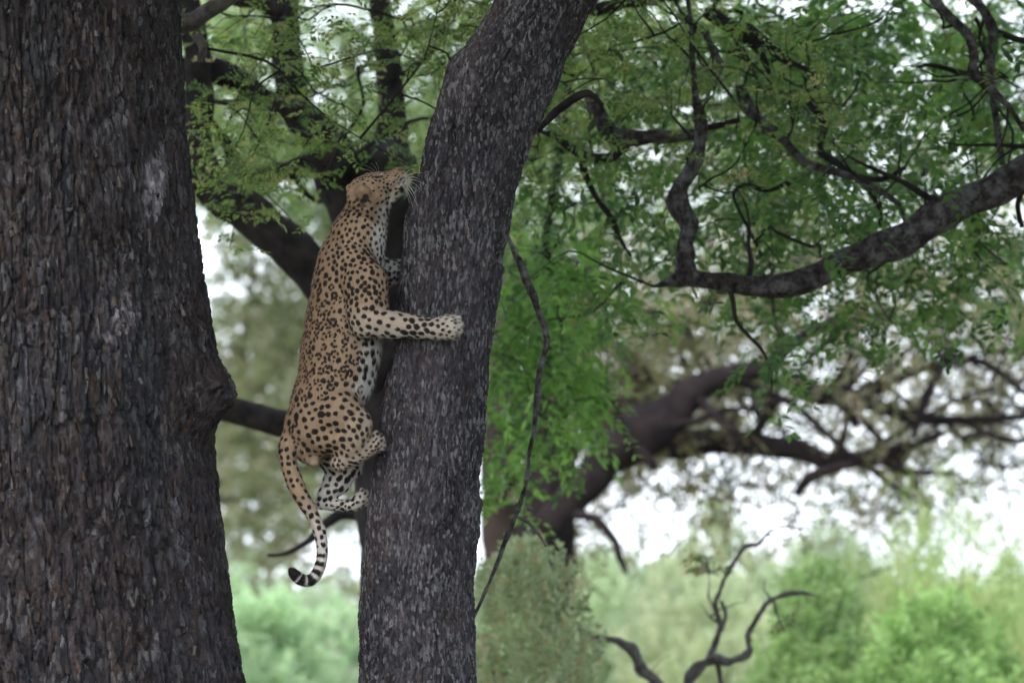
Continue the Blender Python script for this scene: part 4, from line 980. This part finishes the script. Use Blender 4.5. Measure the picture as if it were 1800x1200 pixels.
    nearest = np.argmin(np.linalg.norm(Vt[:, None] - seg[None], axis=2), 1); 
    sg_t = np.gradient(seg, axis=0); sg_t /= np.linalg.norm(sg_t, axis=1)[:, None]
    at = arc[nearest] + np.sum((Vt - seg[nearest]) * sg_t[nearest], 1); end = arc[-1]
    u = (end - at) / k_      # px from the tip
    bd = np.zeros(len(Vt)); u = u + 1.6 * fbm(Vt, .02, 3, 2)
    for (c0, c1) in ((-12, 14), (17, 31), (34, 47), (52, 62), (68, 78), (85, 92)):
        bd = np.maximum(bd, sstep(c0 - 1.5, c0 + 1.5, u) * sstep(c1 + 1.5, c1 - 1.5, u))
    ventral = sstep(.35, .8, NN[tm][:, 0]) * sstep(10, 40, u)
    dark[tm] = np.maximum(dark[tm], bd * (1 - ventral * .6))
    # facial marks
    def mark(px, py, rx, ry, ang=0, s=1.0, side=True, arr=dark):
        ca, sa = math.cos(R(ang)), math.sin(R(ang)); x = (PX - px); y = (PY - py)
        q = np.hypot((x * ca + y * sa) / rx, (-x * sa + y * ca) / ry)
        m = sstep(1.2, .75, q) * s
        if side: m = m * (V[:, 1] < H0 + .005)
        arr[:] = np.maximum(arr, m)
    lipm = (Wt['chin'] + Wt['muzzle'] + Wt['throat']) > .3
    mark(705, 333, 4.6, 8.5, 26, .97); mark(708, 322, 3, 4, 30, .9)
    for (x, y) in ((697, 308), (701, 311), (704, 315), (708, 313), (711, 318)):
        mark(x, y, 1.2, 4.0, 30, .8)
    mark(667, 311, 6.5, 1.8, -14, .95); mark(659, 316, 5, 1.4, 55, .7)       # eye rim and tear line
    mark(640, 353, 7, 5, -10, .92); mark(637, 361, 8, 4, 10, .7); mark(643, 348, 6, 7, -15, .85); mark(628, 352, 3, 4, 30, .8); mark(651, 355, 2.5, 4, -30, .7)               # shade in and below the ear painted dark, with dark spots around
    mark(616, 334, 7, 6, 0, .75, side=False) if False else None
    lightm = np.zeros(len(V)); mark(672, 305.5, 6, 1.3, -16, .8, arr=lightm); mark(717, 318, 5, 6, 20, .9, arr=lightm)
    base = base + (np.array([.62, .56, .5]) - base) * lightm[:, None]
    pink = np.zeros(len(V)); mark(704, 298, 5, 4, -10, .8, side=False, arr=pink); base = base + (np.array([.22, .16, .135]) - base) * pink[:, None]
    dark *= (1 - (Wt['scrotum'] > .4) * .95)
    base = base + (base * np.array([.72, .66, .60]) - base) * (inner * (1 - white) * .75)[:, None]
    colr = base * (1 - dark[:, None]) + np.array([.014, .012, .012]) * dark[:, None]
    # ---- materials
    m, t, b = mat_base('leopard_coat', .75, .15)
    a = t.nodes.new('ShaderNodeAttribute'); a.attribute_name = 'tone'; t.links.new(a.outputs['Color'], b.inputs['Base Color'])
    nz = t.nodes.new('ShaderNodeTexNoise'); nz.inputs['Scale'].default_value = 300; bu = t.nodes.new('ShaderNodeBump'); bu.inputs['Strength'].default_value = .4; bu.inputs['Distance'].default_value = .002
    t.links.new(nz.outputs[0], bu.inputs['Height']); t.links.new(bu.outputs[0], b.inputs['Normal'])
    base_o = P(560, 905, -.05)
    root = thing('leopard', 'spotted leopard climbing the leaning trunk, looking up with its tail hanging down', 'leopard', tuple(base_o))
    mesh_obj('body', V, F, m, root, colr)
    # ---- fur: short hairs lying along the flow
    n = 170000
    fi = r.integers(0, len(F), n); bw = r.dirichlet([1, 1, 1, 1], n)
    pos = np.einsum('nk,nkd->nd', bw, V[F[fi]]); vi = F[fi][np.arange(n), np.argmax(bw, 1)]
    nn = NN[vi]; fl = flow[vi]; L = .0110 + .007 * white[vi] * (Wt['torso'][vi] + Wt['throat'][vi] + Wt['chin'][vi]) + .002 * Wt['paw'][vi]
    L = L * (1 - .5 * np.clip(Wt['head'][vi] + Wt['muzzle'][vi] + Wt['ear'][vi], 0, 1)) * r.uniform(.6, 1.25, n)
    d = fl * .8 + nn * .5 + r.normal(0, .2, (n, 3)); d /= np.linalg.norm(d, axis=1)[:, None]
    side = np.cross(d, nn); side /= np.linalg.norm(side, axis=1)[:, None] + 1e-9; wd = .00055
    Vh = np.stack([pos - side * wd - nn * .0005, pos + side * wd - nn * .0005, pos + d * L[:, None]], 1).reshape(-1, 3)
    ch = np.repeat(np.clip(colr[vi] * r.uniform(.75, 1.25, n)[:, None], 0, 1), 3, 0)
    mesh_obj('fur', Vh, np.arange(3 * n).reshape(-1, 3), m, root, ch, smooth=False, kind='stuff')
    # ---- eyes, nose, whiskers, claws
    def simple(name, rgb, rough, spec=.5):
        mm, tt, bb = mat_base(name, rough, spec); bb.inputs['Base Color'].default_value = (*rgb, 1); return mm
    m_eye = simple('eye', (.03, .035, .03), .12); m_nose = simple('nose', (.11, .07, .06), .5); m_wh = simple('whisker', (.75, .75, .75), .5); m_claw = simple('claw', (.20, .18, .16), .4)
    def ball(name, c, rad, rgbm):
        a1 = np.linspace(0, math.pi, 9); a2 = np.linspace(0, 2 * math.pi, 12, endpoint=False)
        v = np.array([[math.sin(x) * math.cos(y), math.sin(x) * math.sin(y), math.cos(x)] for x in a1 for y in a2]) * np.array(rad) + c
        i = np.arange(9 * 12).reshape(9, 12); j = np.roll(i, -1, 1); f = np.stack([i[:-1], i[1:], j[1:], j[:-1]], -1).reshape(-1, 4)
        return mesh_obj(name, v, f, rgbm, root)
    def surf(px, py, near=True):
        mk = (np.hypot(PX - px, PY - py) < 3.0); ys_ = V[mk][:, 1]
        return P(px, py, ys_.min() if near else ys_.max())
    e = surf(669, 310); ball('eye', e + np.array([0, .0045, 0]), (.011, .0075, .006), m_eye)
    e2 = surf(669, 310, False); ball('eye', e2 + np.array([0, -.0045, 0]), (.011, .0075, .006), m_eye)
    ball('nose', P(705, 298.5, H0), (.011, .017, .008), m_nose)
    def hair(name, pts, rad, mm):
        a = np.array([[*p, rad * (1 - .85 * k / (len(pts) - 1))] for k, p in enumerate(pts)])
        Vv, Ff, cap, _ = tube_geo(a, 5, 0, 0, rough=False); mesh_obj(name, Vv, np.concatenate([Ff[:, [0, 1, 2]], Ff[:, [0, 2, 3]], cap]), mm, root)
    rw = np.random.default_rng(5)
    for s in (-1, 1):
        for (x0, y0, x1, y1) in ((708, 313, 742, 304), (709, 315, 738, 316), (706, 316, 752, 327), (708, 318, 740, 334), (705, 319, 733, 351), (703, 320, 734, 362), (700, 321, 720, 357), (702, 318, 728, 340), (704, 321, 726, 366), (706, 311, 726, 297)):
            Y0 = H0 + s * .036; Y1 = H0 + s * rw.uniform(.06, .12)
            a = P(x0, y0, Y0); c = P(x1, y1, Y1); mid = (a + c) / 2 + np.array([.006, s * .012, .010])
            hair('whisker', [a, mid, c], .00055, m_wh)
    for (x0, y0, x1, y1) in ((662, 306, 641, 290), (664, 305, 652, 287), (660, 307, 638, 297), (666, 304, 660, 285)):
        a = P(x0, y0, H0 - .045); c = P(x1, y1, H0 - .075); hair('brow_whisker', [a, (a + c) / 2 + np.array([.004, 0, .004]), c], .0003, m_wh)
    for (x, y, yy) in ((806, 559, -.245), (811, 570, -.258), (811, 582, -.258), (804, 592, -.243)):
        a = P(x, y, yy + .006); hair('claw', [a, a + np.array([.009, .006, -.003]), a + np.array([.013, .016, -.009])], .0032, m_claw)
leopard()

# ------------------------------------------------------------------ evening air
def haze():
    x0, x1, y0, y1, z0, z1 = -60, 60, -26, 95, -1.2, 16
    v = [(x, y, z) for x in (x0, x1) for y in (y0, y1) for z in (z0, z1)]
    f = [(0, 1, 3, 2), (4, 6, 7, 5), (0, 4, 5, 1), (2, 3, 7, 6), (0, 2, 6, 4), (1, 5, 7, 3)]
    m = bpy.data.materials.new('haze'); m.use_nodes = True; t = m.node_tree; t.nodes.clear()
    o = t.nodes.new('ShaderNodeOutputMaterial'); p = t.nodes.new('ShaderNodeVolumePrincipled')
    p.inputs['Color'].default_value = (.92, .95, 1, 1); p.inputs['Density'].default_value = HAZE
    t.links.new(p.outputs[0], o.inputs['Volume'])
    mesh_obj('haze', v, np.array(f), m, kind='stuff', smooth=False)
HAZE = .00010
haze()
